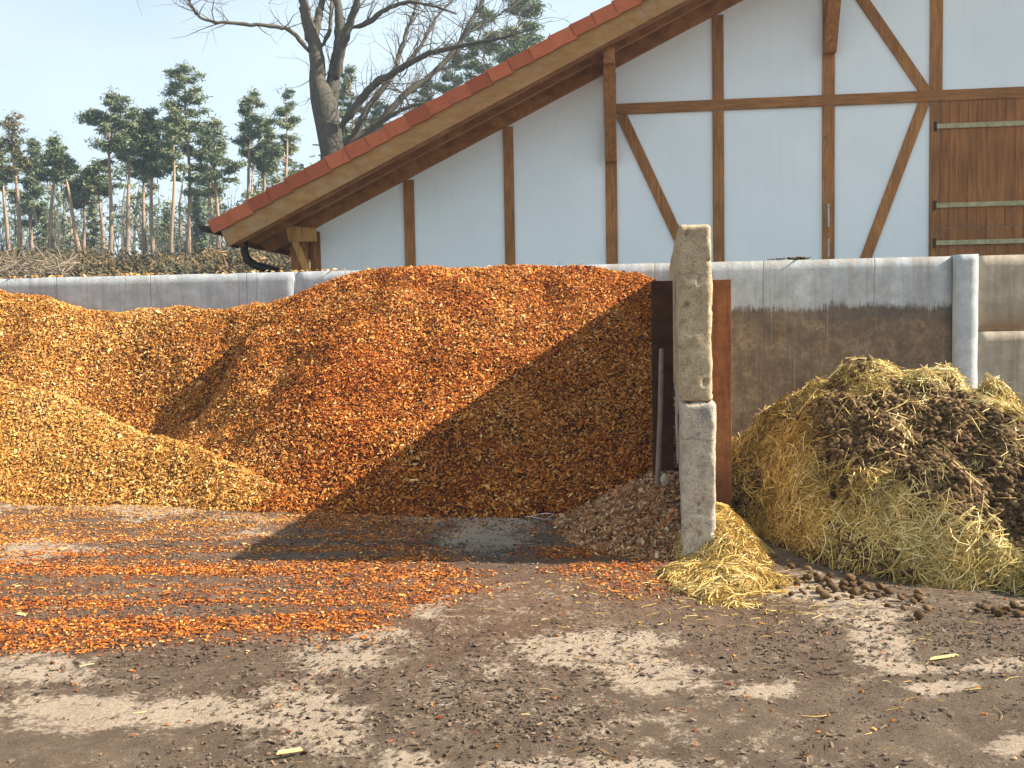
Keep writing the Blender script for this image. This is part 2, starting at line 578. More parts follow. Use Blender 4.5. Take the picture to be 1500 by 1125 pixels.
def m_leaf(name, stops):
    n = NT(name)
    t = n.attr('tint')
    c = n.ramp(t, stops)
    return n.done(c, 0.7, spec=0.2)


def m_hill():
    n = NT('hillside_litter')
    g, g2 = n.noise(0.6, 6, 0.65), n.noise(6, 6, 0.7)
    c = n.ramp(g, [(0.35, (0.10, 0.085, 0.05)), (0.65, (0.17, 0.13, 0.075))])
    c = n.mix(n.ramp(g2, [(0.4, 0.6), (0.6, 0.0)]), c, (0.05, 0.055, 0.03))
    n.bump(g2, 0.8, 0.1)
    return n.done(c, 0.95)


DIRT = m_leaf('yard_dirt', [(0.0, (0.038, 0.026, 0.018)), (0.5, (0.105, 0.071, 0.048)), (1.0, (0.21, 0.145, 0.10))])
CHIP, STRAW, MANURE, GROUND = m_chips(), m_straw(), m_manure(), m_ground()
WALLC, TANC, PILC = m_wallconc(True), m_tanconc(), m_wallconc(False)
RUST_SHADE = m_plain('shaded_rusty_steel', (0.060, 0.023, 0.011), 0.85, 0.0, 9, 0.6)  # rust colour darkened to paint the shade on the left post
SLABU, SLABL, RUST, PLASTER = m_slab(True), m_slab(False), m_rust(), m_plaster()
TIMBER = m_timber('brown_timber', (0.30, 0.120, 0.030), (0.48, 0.212, 0.062))
TIMBERX = m_timber('brown_timber_rail', (0.29, 0.116, 0.030), (0.47, 0.208, 0.062), axis_scale=(1.2, 1.2, 16))
SOFFIT = m_timber('soffit_wood', (0.30, 0.115, 0.030), (0.45, 0.20, 0.058), axis_scale=(1.2, 14, 3))
CORBEL = m_timber('honey_timber', (0.40, 0.20, 0.05), (0.55, 0.31, 0.09))
PLANK = m_timber('door_planks', (0.26, 0.096, 0.025), (0.39, 0.158, 0.045), axis_scale=(12, 12, 0.8))
BARGE, TILE = m_barge(), m_tile()
DARKM = m_plain('dark_brown_metal', (0.035, 0.024, 0.020), 0.45, 0.3)
STRAP = m_plain('pale_painted_strap', (0.40, 0.36, 0.20), 0.6, 0.0)
ZINC = m_plain('zinc_fitting', (0.45, 0.45, 0.45), 0.4, 0.6)
POLE = m_plain('grey_worn_wood', (0.22, 0.155, 0.115), 0.7)
BARKP = m_bark('pine_bark', (0.27, 0.20, 0.15), (0.52, 0.36, 0.24))
BARKB = m_bark('beech_bark', (0.085, 0.080, 0.070), (0.15, 0.13, 0.10))
NEEDLE = m_leaf('pine_needles', [(0.0, (0.075, 0.100, 0.056)), (0.5, (0.155, 0.185, 0.098)), (1.0, (0.28, 0.29, 0.15))])
NEEDLEB = m_leaf('dry_needles', [(0.0, (0.07, 0.07, 0.035)), (0.5, (0.14, 0.13, 0.06)), (1.0, (0.25, 0.18, 0.085))])
SCRUB = m_leaf('scrub_leaves', [(0.0, (0.045, 0.042, 0.02)), (0.45, (0.10, 0.085, 0.04)), (0.8, (0.17, 0.105, 0.045)), (1.0, (0.26, 0.16, 0.075))])
TWIG = m_plain('dry_twigs', (0.25, 0.19, 0.13), 0.85)
HILL = m_hill()

# ------------------------------------------------------------------ layout
TILT = math.radians(6.7)
UW = np.array([math.cos(TILT), -math.sin(TILT), 0])       # along the walls, to the right
NW = np.array([-math.sin(TILT), -math.cos(TILT), 0])      # out of the walls, to the camera
WO = np.array([0, 12.0, 0])                               # front face of the back wall
BO = np.array([0, 16.0, 0])                               # gable face of the barn
WALL_H = 2.33


def wall_y(x):
    return 12.0 - np.asarray(x) * math.tan(TILT)


def wl(u, n, z):
    return WO + u * UW + n * NW + np.array([0, 0, z])


def fc(u, n, z):
    return BO + u * UW + n * NW + np.array([0, 0, z])


def fpx(px, py, n=0.0):
    """facade coordinates (u, z) seen at a pixel, on the plane n in front of the gable"""
    P = on_plane(px, py, BO + n * NW, NW)
    d = P - BO
    return float(np.dot(d, UW)), float(P[2])


def hill_z(x, y):
    y = np.asarray(y, float)
    z = 0.3 + np.clip(y - 18, 0, 44) * 0.135 + np.clip(y - 62, 0, 400) * 0.02
    return z + 0.18 * fbm(np.asarray(x) * 0.15, y * 0.15, 0, 3, 5) * smooth(18, 30, y)


# ------------------------------------------------------------------ yard ground
PATCHES = [(120, 1045, 130, 22), (300, 1052, 190, 20), (455, 1050, 70, 42), (60, 990, 80, 20), (505, 962, 75, 24), (560, 935, 55, 14), (610, 892, 36, 12),
           (850, 952, 110, 24), (800, 968, 70, 12), (960, 985, 75, 18), (1010, 1000, 70, 9), (930, 940, 60, 12), (1290, 925, 42, 42), (1310, 960, 30, 20), (1180, 872, 75, 13), (1225, 888, 40, 14),
           (585, 1108, 60, 18), (150, 742, 190, 10), (360, 768, 70, 8), (700, 782, 70, 24), (60, 808, 90, 7), (600, 752, 80, 12),
           (1155, 1005, 16, 14), (1125, 1012, 50, 8), (900, 1118, 160, 10), (1390, 1000, 60, 8), (1480, 1090, 40, 16), (1350, 975, 60, 7), (1480, 975, 50, 10)]
CHIP_ZONES = [
    ([(-200, 812), (250, 818), (480, 832), (640, 826), (700, 840), (650, 880), (570, 902), (400, 888), (250, 868), (-200, 845)], 1.0, 0.95),
    ([(-200, 862), (150, 872), (350, 885), (570, 905), (540, 935), (350, 932), (150, 950), (-200, 968)], 0.75, 1.0),
    ([(-200, 758), (300, 764), (430, 790), (640, 790), (670, 825), (400, 812), (150, 802), (-200, 802)], 0.55, 0.55),
    ([(-200, 734), (250, 738), (470, 742), (560, 760), (420, 775), (-200, 760)], 0.30, 0.25),
    ([(430, 750), (560, 742), (650, 780), (680, 830), (600, 845), (440, 820)], 0.62, 0.8),
    ([(560, 738), (800, 750), (900, 760), (860, 790), (700, 768), (580, 760)], 0.32, 0.9),
    ([(800, 790), (900, 800), (1000, 840), (990, 870), (880, 862), (800, 830)], 0.55, 1.0)]


def zone_density(P):
    """chip cover and warmth of the litter on the yard at world points P"""
    px, py = project(P)
    wob = 20 * fbm(P[:, 0] * 1.1, P[:, 1] * 2.2, 0, 4, 77)
    rz = np.random.default_rng(len(P))
    px, py = px + 26 * rz.normal(size=len(P)), py + 8 * rz.normal(size=len(P))
    den = np.zeros(len(P))
    warm = np.full(len(P), 0.9)
    for poly, d, w in CHIP_ZONES:
        m = in_poly(px + wob, py + wob * 0.7, poly)
        den = np.where(m & (den < d), d, den)
        warm = np.where(m, w, warm)
    streak = 0.5 + 0.9 * fbm(P[:, 0] * 0.55, P[:, 1] * 5.0, 0, 3, 91)
    return np.clip(den * np.clip(0.35 + streak, 0.08, 1.3), 0, 1), warm


def ground_z(x, y):
    m = smooth(1.5, 3, y) * (1 - smooth(11, 12, y)) * smooth(-10, -8, x) * (1 - smooth(7, 9, x))
    return m * (0.018 * fbm(x * 0.9, y * 0.9, 0, 4, 31) + 0.007 * fbm(x * 9, y * 9, 0, 3, 32))


def axis_coords(a, b, step, far):
    core = np.arange(a, b + step * 0.5, step)
    def out(sgn, start, lim):
        r, d, p = [], step * 2, start
        while abs(p) < abs(lim):
            p = p + sgn * d
            r.append(p)
            d *= 1.35
        return r
    lo, hi = out(-1, core[0], far[0]), out(1, core[-1], far[1])
    return np.array(lo[::-1] + list(core) + hi)


gx = axis_coords(-8.0, 7.0, 0.027, (-500, 500))
gy = axis_coords(2.2, 10.5, 0.027, (-200, 900))
GX, GY = np.meshgrid(gx, gy, indexing='ij')
xf, yf = GX.ravel(), GY.ravel()
zf = ground_z(xf, yf)
GP = np.stack([xf, yf, zf], 1)
front = yf > 1.0
px, py = project(GP)
pa = np.zeros(len(xf))
wobx, woby = 30 * fbm(xf * 1.6, yf * 1.6, 0, 3, 41), 12 * fbm(xf * 1.6 + 9, yf * 1.6, 0, 3, 42)
for (cx, cy, rx, ry) in PATCHES:
    d = ((px + wobx - cx) / (rx * 1.12)) ** 2 + ((py + woby - cy) / (ry * 1.18)) ** 2
    pa = np.maximum(pa, np.exp(-0.9 * d ** 1.3))
pa = np.where(front & (yf < 12.5), pa, 0)
pa = np.maximum(pa, 0.28 * smooth(0.1, 0.7, fbm(xf * 0.7, yf * 0.7, 0, 4, 61)))
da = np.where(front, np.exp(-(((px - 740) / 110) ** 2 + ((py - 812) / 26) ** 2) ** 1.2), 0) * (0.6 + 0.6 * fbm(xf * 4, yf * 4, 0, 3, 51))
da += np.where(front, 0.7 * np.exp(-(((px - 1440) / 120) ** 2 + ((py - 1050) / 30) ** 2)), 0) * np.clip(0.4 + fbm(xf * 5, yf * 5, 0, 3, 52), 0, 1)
den, _w = zone_density(GP)
den = np.where(front & (yf < 12), den, 0)
redshade = np.where(front, np.exp(-(((px - 700) / 420) ** 2 + ((py - 880) / 90) ** 2)), 0) * 0.45
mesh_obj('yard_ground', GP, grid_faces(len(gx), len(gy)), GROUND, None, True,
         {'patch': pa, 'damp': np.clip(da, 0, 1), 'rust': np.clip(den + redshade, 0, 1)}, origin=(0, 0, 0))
o = bpy.data.objects['yard_ground']
tag(o, 'trodden dirt yard with pale bare concrete patches', 'ground', kind='structure')

# hillside behind the wall
hx = np.concatenate([np.linspace(-260, -45, 12)[:-1], np.linspace(-45, 45, 61), np.linspace(45, 260, 12)[1:]])
ht = np.concatenate([[0.0, 0.02], np.linspace(0.6, 60, 60), np.linspace(66, 500, 20)])
HX, HT = np.meshgrid(hx, ht, indexing='ij')
HXf, HTf = HX.ravel(), HT.ravel()
hy = np.maximum(wall_y(np.clip(HXf, -40, 40)) + 0.36, 8) + HTf
hz = np.where(HTf == 0, -0.2, hill_z(HXf, hy))
o = mesh_obj('hillside', np.stack([HXf, hy, hz], 1), grid_faces(len(hx), len(ht)), HILL, None, True, origin=(0, 40, 0))
tag(o, 'rising brown woodland ground behind the concrete wall', 'hillside', kind='structure')

# ------------------------------------------------------------------ scatter helpers
CHIP_V = np.array([[-1, -1, 0], [1, -.8, 0], [.85, 1, 0], [-.9, .8, 0], [-.9, -.85, 1], [.95, -.7, 1], [.8, .85, 1], [-.8, .75, 1]], float)
CHIP_F = np.array([[4, 5, 6, 7], [0, 1, 5, 4], [1, 2, 6, 5], [2, 3, 7, 6], [3, 0, 4, 7]])


def frames(N, T):
    """rotation frames (m,3,3) with columns T', B, N"""
    N = N / np.linalg.norm(N, axis=1, keepdims=True)
    T = T - N * np.sum(N * T, axis=1, keepdims=True)
    T = T / np.maximum(np.linalg.norm(T, axis=1, keepdims=True), 1e-6)
    return np.stack([T, np.cross(N, T), N], axis=2)


def chips_at(P, N, lmin=0.022, lmax=0.06, tilt=0.45, tint=None, warm=0.5, lift=0.004, seed=0, big=0.02):
    r = np.random.default_rng(seed)
    m = len(P)
    N = N + tilt * r.normal(size=(m, 3))
    R = frames(N, r.normal(size=(m, 3)))
    L = (lmin + (lmax - lmin) * r.random(m) ** 1.8) / 2
    L = np.where(r.random(m) < big, L * 1.9, L)
    Wd = L * r.uniform(0.22, 0.62, m)
    H = r.uniform(0.002, 0.006, m)
    V = CHIP_V[None] + r.normal(size=(m, 8, 3)) * np.array([.16, .16, .12])
    V = V * np.stack([L, Wd, H], 1)[:, None, :]
    V[:, :, 2] += (0.10 * L[:, None]) * (V[:, :, 0] / L[:, None]) ** 2 * r.normal(size=(m, 1))
    V = np.einsum('mij,mkj->mki', R, V) + P[:, None, :] + (N / np.linalg.norm(N, axis=1, keepdims=True) * lift)[:, None, :]
    Fs = (CHIP_F[None] + (np.arange(m) * 8)[:, None, None]).reshape(-1, 4)
    t = tint if tint is not None else np.clip(r.normal(0.55, 0.24, m), 0, 1)
    w = np.broadcast_to(warm, (m,))
    return V.reshape(-1, 3), Fs, {'tint': np.repeat(t, 8), 'warm': np.repeat(w, 8)}


def straws_at(P, D, N, lmin=0.08, lmax=0.26, width=0.0026, tint=None, warm=0.0, seed=0, droop=0.0, curl=0.25):
    """triangular-section stalks, four rings each"""
    r = np.random.default_rng(seed)
    m = len(P)
    D = D / np.linalg.norm(D, axis=1, keepdims=True)
    R = frames(N, D)
    T, B, Nn = R[:, :, 0], R[:, :, 1], R[:, :, 2]
    L = lmin + (lmax - lmin) * r.random(m) ** 1.5
    s = np.array([-0.5, -0.17, 0.17, 0.5])
    cb, cn = curl * r.normal(size=m), 0.5 * curl * np.abs(r.normal(size=m))
    c = P[:, None, :] + T[:, None, :] * (s[None, :] * L[:, None])[..., None] \
        + B[:, None, :] * ((s ** 2)[None, :] * (cb * L)[:, None])[..., None] - Nn[:, None, :] * ((s ** 2)[None, :] * (cn * L)[:, None])[..., None]
    c[:, :, 2] -= droop * (s ** 2)[None, :] * L[:, None]
    w = width * r.uniform(0.6, 1.5, m)
    V = np.zeros((m, 4, 3, 3))
    for k in range(3):
        a = 2 * PI * k / 3
        V[:, :, k, :] = c + (w[:, None] * (B * math.cos(a) + Nn * math.sin(a)))[:, None, :]
    Fq = []
    for i in range(3):
        for k in range(3):
            k2 = (k + 1) % 3
            Fq.append([i * 3 + k, i * 3 + k2, (i + 1) * 3 + k2, (i + 1) * 3 + k])
    Fq = np.array(Fq)
    Fs = (Fq[None] + (np.arange(m) * 12)[:, None, None]).reshape(-1, 4)
    t = tint if tint is not None else np.clip(r.normal(0.55, 0.25, m), 0, 1)
    ww = np.broadcast_to(warm, (m,))
    return V.reshape(-1, 3), Fs, {'tint': np.repeat(t, 12), 'warm': np.repeat(ww, 12)}


def ico(sub):
    bm = bmesh.new()
    bmesh.ops.create_icosphere(bm, subdivisions=sub, radius=1)
    V = np.array([v.co[:] for v in bm.verts])
    Fs = np.array([[v.index for v in f.verts] for f in bm.faces])
    bm.free()
    return V, Fs


ICO1, ICO2 = ico(1), ico(2)


def lumps_at(P, rmin, rmax, seed=0, flat=0.75, tint=None, base=ICO1, rough=0.16):
    r = np.random.default_rng(seed)
    m = len(P)
    BV, BF = base
    k = len(BV)
    R = frames(r.normal(size=(m, 3)), r.normal(size=(m, 3)))
    S = (rmin + (rmax - rmin) * r.random(m) ** 1.6)[:, None] * np.stack([r.uniform(0.9, 1.4, m), r.uniform(0.75, 1.1, m), r.uniform(0.65, 1.0, m)], 1)
    V = BV[None] * (1 + rough * r.normal(size=(m, k, 1)))
    V = np.einsum('mij,mkj->mki', R, V * S[:, None, :])
    V[:, :, 2] *= flat
    V = V + P[:, None, :]
    Fs = (BF[None] + (np.arange(m) * k)[:, None, None]).reshape(-1, 3)
    t = tint if tint is not None else r.random(m)
    return V.reshape(-1, 3), Fs, {'tint': np.repeat(t, k), 'warm': np.zeros(m * k)}


def merge(parts):
    V, Fs, A, n = [], [], {}, 0
    for v, f, a in parts:
        V.append(v)
        Fs.append(f + n)
        n += len(v)
        for k, x in a.items(): A.setdefault(k, []).append(x)
    return np.concatenate(V), np.concatenate(Fs), {k: np.concatenate(x) for k, x in A.items()}


class Heap:
    """height field on a regular grid"""
    def __init__(s, x0, x1, y0, y1, step, fn):
        s.x = np.arange(x0, x1 + step / 2, step)
        s.y = np.arange(y0, y1 + step / 2, step)
        X, Y = np.meshgrid(s.x, s.y, indexing='ij')
        s.X, s.Y, s.step = X, Y, step
        s.Z = fn(X, Y)

    def z(s, x, y):
        fx = np.clip((np.asarray(x) - s.x[0]) / s.step, 0, len(s.x) - 1.001)
        fy = np.clip((np.asarray(y) - s.y[0]) / s.step, 0, len(s.y) - 1.001)
        i, j = fx.astype(int), fy.astype(int)
        a, b = fx - i, fy - j
        Z = s.Z
        return (Z[i, j] * (1 - a) * (1 - b) + Z[i + 1, j] * a * (1 - b) + Z[i, j + 1] * (1 - a) * b + Z[i + 1, j + 1] * a * b)

    def normal(s, x, y, e=0.05):
        dzx = (s.z(x + e, y) - s.z(x - e, y)) / (2 * e)
        dzy = (s.z(x, y + e) - s.z(x, y - e)) / (2 * e)
        n = np.stack([-dzx, -dzy, np.ones_like(dzx)], 1)
        return n / np.linalg.norm(n, axis=1, keepdims=True)

    def sample(s, m, r, zmin=0.0, inside=None):
        out = []
        tot = 0
        while tot < m:
            x = r.uniform(s.x[0], s.x[-1], m * 2)
            y = r.uniform(s.y[0], s.y[-1], m * 2)
            z = s.z(x, y)
            ok = z > zmin
            if inside is not None: ok &= inside(x, y)
            n = s.normal(x, y)
            ok &= r.random(len(x)) < np.minimum(1, 0.55 / np.maximum(n[:, 2], 0.2))
            q = np.stack([x, y, z], 1)[ok]
            out.append(q)
            tot += len(q)
            if len(q) == 0: break
        return np.concatenate(out)[:m]

    def hit(s, px, py):
        d = ray(px, py)
        for D in np.arange(3, 14, 0.02):
            p = CPOS + d * (D / d[1])
            if s.x[0] < p[0] < s.x[-1] and s.y[0] < p[1] < s.y[-1] and s.z(p[0], p[1]) > p[2]: return p
        return CPOS + d * (9 / d[1])

    def surface(s, keep, attrs=None):
        V = np.stack([s.X.ravel(), s.Y.ravel(), s.Z.ravel()], 1)
        Fs = grid_faces(len(s.x), len(s.y), keep.ravel())
        return compact(V, Fs, attrs)


def dilate(X, Y, R, slope, sharp=0.0):
    z = np.full(X.shape, -9.0)
    for rx, ry, rz in R:
        sl = slope(rx) if callable(slope) else slope
        d = np.sqrt((X - rx) ** 2 + (Y - ry) ** 2 + sharp ** 2) - sharp
        z = np.maximum(z, rz - sl * d)
    return z


# ------------------------------------------------------------------ partition line (runs back from the slab end)
PA = np.array([1.215, 6.5])                        # middle of the slab end
PD = np.array([math.sin(math.radians(8.6)), math.cos(math.radians(8.6))])
PX = np.array([PD[1], -PD[0]])                     # to the right of the partition
SLAB_W = 0.215
SLAB_L = 5.15


def part_left(y):
    """x of the slabs' left face at depth y"""
    return PA[0] + PD[0] / PD[1] * (np.asarray(y) - PA[1]) - SLAB_W / 2 / PD[1]


# ------------------------------------------------------------------ wood chip heap against the wall
SIL = [(-260, 400), (-130, 408), (0, 428), (60, 437), (110, 454), (160, 465), (200, 467), (240, 463), (290, 467), (340, 462), (390, 456), (430, 442), (480, 413), (520, 403),
       (580, 396), (650, 398), (700, 394), (780, 392), (850, 393), (920, 400), (948, 412), (985, 440)]
ridge = []
for i in range(len(SIL) - 1):
    for t in np.linspace(0, 1, 7)[:-1]:
        q = np.array(SIL[i]) * (1 - t) + np.array(SIL[i + 1]) * t
        P = on_plane(q[0], q[1], WO + 0.22 * NW, NW)
        ridge.append(P)
ridge = np.array(ridge)


def heap_fn(X, Y):
    z = dilate(X, Y, ridge, lambda rx: 0.98 - 0.28 * float(smooth(-2.7, -0.7, rx)), 0.22)
    z = z + 0.10 * fbm(X * 0.9, Y * 0.9, 0, 3, 3) * smooth(0, 0.5, z) * (1 - 0.8 * smooth(1.75, 2.2, z))
    z = z + 0.03 * fbm(X * 3.2, Y * 3.2, 0, 3, 4) + 0.010 * fbm(X * 11, Y * 11, 0, 2, 6)
    return z


back = Heap(-9.5, 1.95, 7.6, 13.2, 0.04, heap_fn)
for (px_, py_, amp, rx, ry) in [(365, 520, 0.14, 0.30, 0.42), (318, 545, -0.16, 0.22, 0.45), (500, 570, 0.20, 0.50, 0.60), (215, 590, -0.26, 0.75, 0.60), (800, 425, -0.12, 0.16, 0.30), (860, 440, 0.05, 0.3, 0.3), (735, 560, -0.07, 0.14, 0.35),
                                (680, 470, -0.06, 0.2, 0.2), (480, 520, 0.08, 0.5, 0.5), (620, 620, 0.07, 0.5, 0.4), (250, 490, 0.06, 0.3, 0.3), (560, 560, -0.05, .25, .3),
                                (180, 600, -0.10, 0.7, 0.45), (90, 500, 0.08, 0.6, 0.4), (430, 640, 0.06, 0.35, 0.5), (820, 620, 0.06, 0.4, 0.4)]:
    p = back.hit(px_, py_)
    back.Z += amp * np.exp(-((back.X - p[0]) / rx) ** 2 - ((back.Y - p[1]) / ry) ** 2)
inside_b = lambda x, y: (y < wall_y(x) - 0.01) & (x < part_left(y) - 0.005)
keepb = (back.Z > -0.03) & (back.Y < wall_y(back.X) + 0.10) & (back.X < part_left(back.Y) + 0.06)


def warm_back(P):
    w = smooth(-5.2, -1.2, P[:, 0]) * 0.72 + 0.20 + 0.28 * fbm(P[:, 0] * 0.7, P[:, 1] * 0.7, P[:, 2] * 0.7, 3, 15)
    return np.clip(w + 0.1 * smooth(1.7, 2.1, P[:, 2]), 0, 1)


V, Fs, A = back.surface(keepb)
A = {'tint': np.clip(0.15 + 0.25 * fbm(V[:, 0] * 14, V[:, 1] * 14, 0, 2, 8), 0, 1), 'warm': warm_back(V)}  # core coloured dark to paint shade in the gaps between chips
r1 = np.random.default_rng(21)
P = back.sample(215000, r1, -0.01, inside_b)
N = back.normal(P[:, 0], P[:, 1])
P += N * r1.uniform(-0.010, 0.020, len(P))[:, None]
tn = np.clip(r1.normal(0.62, 0.22, len(P)) + 0.12 * fbm(P[:, 0] * 2, P[:, 1] * 2, 0, 3, 19), 0, 1)
C1 = chips_at(P, N, 0.012, 0.040, tint=tn, warm=np.clip(warm_back(P) + 0.18 * r1.normal(size=len(P)), 0, 1), seed=22, tilt=0.62)
root = empty('wood_chip_heap', (-1.5, 10.2, 0), 'big heap of orange wood chips filling the bay up to the wall top', 'wood chips')
mesh_obj('heap_core', V, Fs, CHIP, root, True, A)
o = mesh_obj('chip_layer', *C1[:2], CHIP, root, False, C1[2])
o['kind'] = 'stuff'

# front spill heap at the left
FR = [at(-330, 430, 11.9), at(-160, 495, 11.2), at(0, 560, 10.7), at(120, 606, 10.3), at(240, 650, 9.75), at(350, 695, 9.2), at(420, 722, 8.95), at(490, 745, 8.75)]
fr = []
for i in range(len(FR) - 1):
    for t in np.linspace(0, 1, 12)[:-1]: fr.append(FR[i] * (1 - t) + FR[i + 1] * t)
fr = np.array(fr)


def spill_fn(X, Y):
    z = dilate(X, Y, fr, 0.80, 0.03) + 0.05
    return z + 0.05 * fbm(X * 1.3, Y * 1.3, 0, 3, 73) * smooth(0, 0.4, z) + 0.018 * fbm(X * 4, Y * 4, 0, 3, 74) + 0.008 * fbm(X * 11, Y * 11, 0, 2, 75)


spill = Heap(-9.5, -0.9, 7.6, 12.6, 0.04, spill_fn)
keeps = (spill.Z > -0.03) & (spill.Z > back.z(spill.X, spill.Y) - 0.12) & (spill.Y < wall_y(spill.X))
V, Fs, A = spill.surface(keeps)
wf = lambda P: np.clip(0.06 + 0.16 * fbm(P[:, 0], P[:, 1], 0, 3, 16) + 0.3 * smooth(-2.4, -1.4, P[:, 0]), 0, 1)
A = {'tint': np.clip(0.22 + 0.25 * fbm(V[:, 0] * 14, V[:, 1] * 14, 0, 2, 8), 0, 1), 'warm': wf(V)}  # dark core colour paints the shade between the spilled chips
r2 = np.random.default_rng(31)
P = spill.sample(80000, r2, -0.01, lambda x, y: spill.z(x, y) > back.z(x, y) - 0.05)
N = spill.normal(P[:, 0], P[:, 1])
P += N * r2.uniform(-0.012, 0.022, len(P))[:, None]
tn = np.clip(r2.normal(0.68, 0.18, len(P)) + 0.1 * fbm(P[:, 0] * 2, P[:, 1] * 2, 0, 3, 20), 0, 1)
C2 = chips_at(P, N, 0.013, 0.042, tint=tn, warm=np.clip(wf(P) + 0.12 * r2.normal(size=len(P)), 0, 1), seed=32, tilt=0.6)
root = empty('wood_chip_heap', (-4.5, 9.8, 0), 'paler yellow spill of wood chips sloping down in front of the big heap', 'wood chips')
mesh_obj('heap_core', V, Fs, CHIP, root, True, A)
o = mesh_obj('chip_layer', *C2[:2], CHIP, root, False, C2[2])
o['kind'] = 'stuff'

# small heap against the slab, its shade painted grey-brown
def small_fn(X, Y):
    R = []
    for y in np.linspace(6.75, 7.9, 14):
        t = (y - 6.75) / 1.15
        R.append((part_left(y) - 0.02, y, 0.08 + 0.36 * math.sin(min(1, t * 1.15) * PI / 2) ** 1.2 + 0.02 * t))
    z = dilate(X, Y, R, 0.58, 0.12)
    return z + 0.03 * fbm(X * 3, Y * 3, 0, 3, 83) + 0.012 * fbm(X * 10, Y * 10, 0, 2, 84)


small = Heap(-0.3, 1.6, 6.0, 9.2, 0.03, small_fn)
keepm = (small.Z > -0.03) & (small.X < part_left(small.Y) + 0.05) & (small.Z > back.z(small.X, small.Y) - 0.1)
V, Fs, A = small.surface(keepm)
A = {'tint': np.full(len(V), 0.35), 'warm': np.full(len(V), 1.75)}
r3 = np.random.default_rng(41)
P = small.sample(11000, r3, -0.01, lambda x, y: (x < part_left(y) - 0.003) & (small.z(x, y) > back.z(x, y) - 0.04))
P[:, 2] += r3.uniform(-0.004, 0.014, len(P))
N = small.normal(P[:, 0], P[:, 1])
wsm = np.clip(1.62 - 0.7 * (1 - smooth(6.3, 6.75, P[:, 1])) + 0.2 * r3.normal(size=len(P)), 0.8, 2)  # shade painted as grey chips, sunlit front edge as orange ones
C3 = chips_at(P, N, 0.02, 0.058, 0.6, np.clip(r3.normal(0.62, 0.24, len(P)), 0, 1), wsm, seed=42)
root = empty('wood_chip_heap', (0.8, 7.2, 0), 'small chip pile coloured grey brown for shade, leaning on the left side of the concrete slabs', 'wood chips')
mesh_obj('heap_core', V, Fs, CHIP, root, True, A)
o = mesh_obj('chip_layer', *C3[:2], CHIP, root, False, C3[2])
o['kind'] = 'stuff'

# chips strewn over the yard
r4 = np.random.default_rng(51)
xs, ys = r4.uniform(-7, 5.5, 420000), r4.uniform(3.2, 9.6, 420000)
P = np.stack([xs, ys, ground_z(xs, ys)], 1)
den, wm = zone_density(P)
keep = r4.random(len(P)) < np.maximum(den * 0.85, 0.0035)
keep &= ~((xs > 1.5) & (ys > 6.3))
P, wm = P[keep], wm[keep]
N = np.tile([0, 0, 1.0], (len(P), 1))
C4 = chips_at(P, N, 0.008, 0.028, 0.18, np.clip(r4.normal(0.52, 0.25, len(P)), 0, 1), np.clip(wm + 0.15 * r4.normal(size=len(P)), 0, 1), 0.005, seed=52)
o = mesh_obj('scattered_wood_chips', *C4[:2], CHIP, None, False, C4[2], origin=(-2, 7, 0))
tag(o, 'orange wood chips strewn in wheel streaks across the yard floor', 'wood chips', kind='stuff')

# crumbs of dirt on the yard
xs, ys = r4.uniform(-4.5, 5.0, 210000), 2.6 + 5.4 * r4.random(210000) ** 1.1
P = np.stack([xs, ys, ground_z(xs, ys) + 0.001], 1)
px, py = project(P)
cover = np.zeros(len(P))
for (cx, cy, rx, ry) in PATCHES:
    cover = np.maximum(cover, np.exp(-((px - cx) / rx) ** 2 - ((py - cy) / ry) ** 2))
keep = (r4.random(len(P)) < (0.02 + 0.45 * np.clip(0.30 + 0.9 * fbm(xs * 1.7, ys * 1.7, 0, 3, 66), 0, 1)) * (1 - 0.93 * cover)) & (zone_density(P)[0] < 0.3)
P = P[keep]
C5 = lumps_at(P, 0.0015, 0.0085, 53, 0.4, np.clip(r4.normal(0.4, 0.25, len(P)), 0, 1), ico(1), 0.2)
o = mesh_obj('dirt_crumbs', *C5[:2], DIRT, None, False, C5[2], origin=(0, 5, 0))
tag(o, 'dark crumbs of dirt scattered over the trodden yard', 'dirt', kind='stuff')

# flat brown flakes trodden into the dirt
xs, ys = r4.uniform(-4.5, 5.0, 60000), 2.6 + 6.0 * r4.random(60000) ** 1.1
P = np.stack([xs, ys, ground_z(xs, ys) + 0.001], 1)
keep = (r4.random(len(P)) < np.clip(0.18 + 0.7 * fbm(xs * 1.1 + 5, ys * 2.0, 0, 4, 68), 0.02, 1)) & (zone_density(P)[0] < 0.4)
P = P[keep]
CF = chips_at(P, np.tile([0, 0, 1.0], (len(P), 1)), 0.008, 0.034, 0.3, np.clip(r4.normal(0.5, 0.3, len(P)), 0, 1), 0, 0.003, seed=57)
o = mesh_obj('trodden_flakes', *CF[:2], DIRT, None, False, CF[2], origin=(0, 5, 0))
tag(o, 'flat dark brown flakes trodden into the yard dirt', 'dirt', kind='stuff')

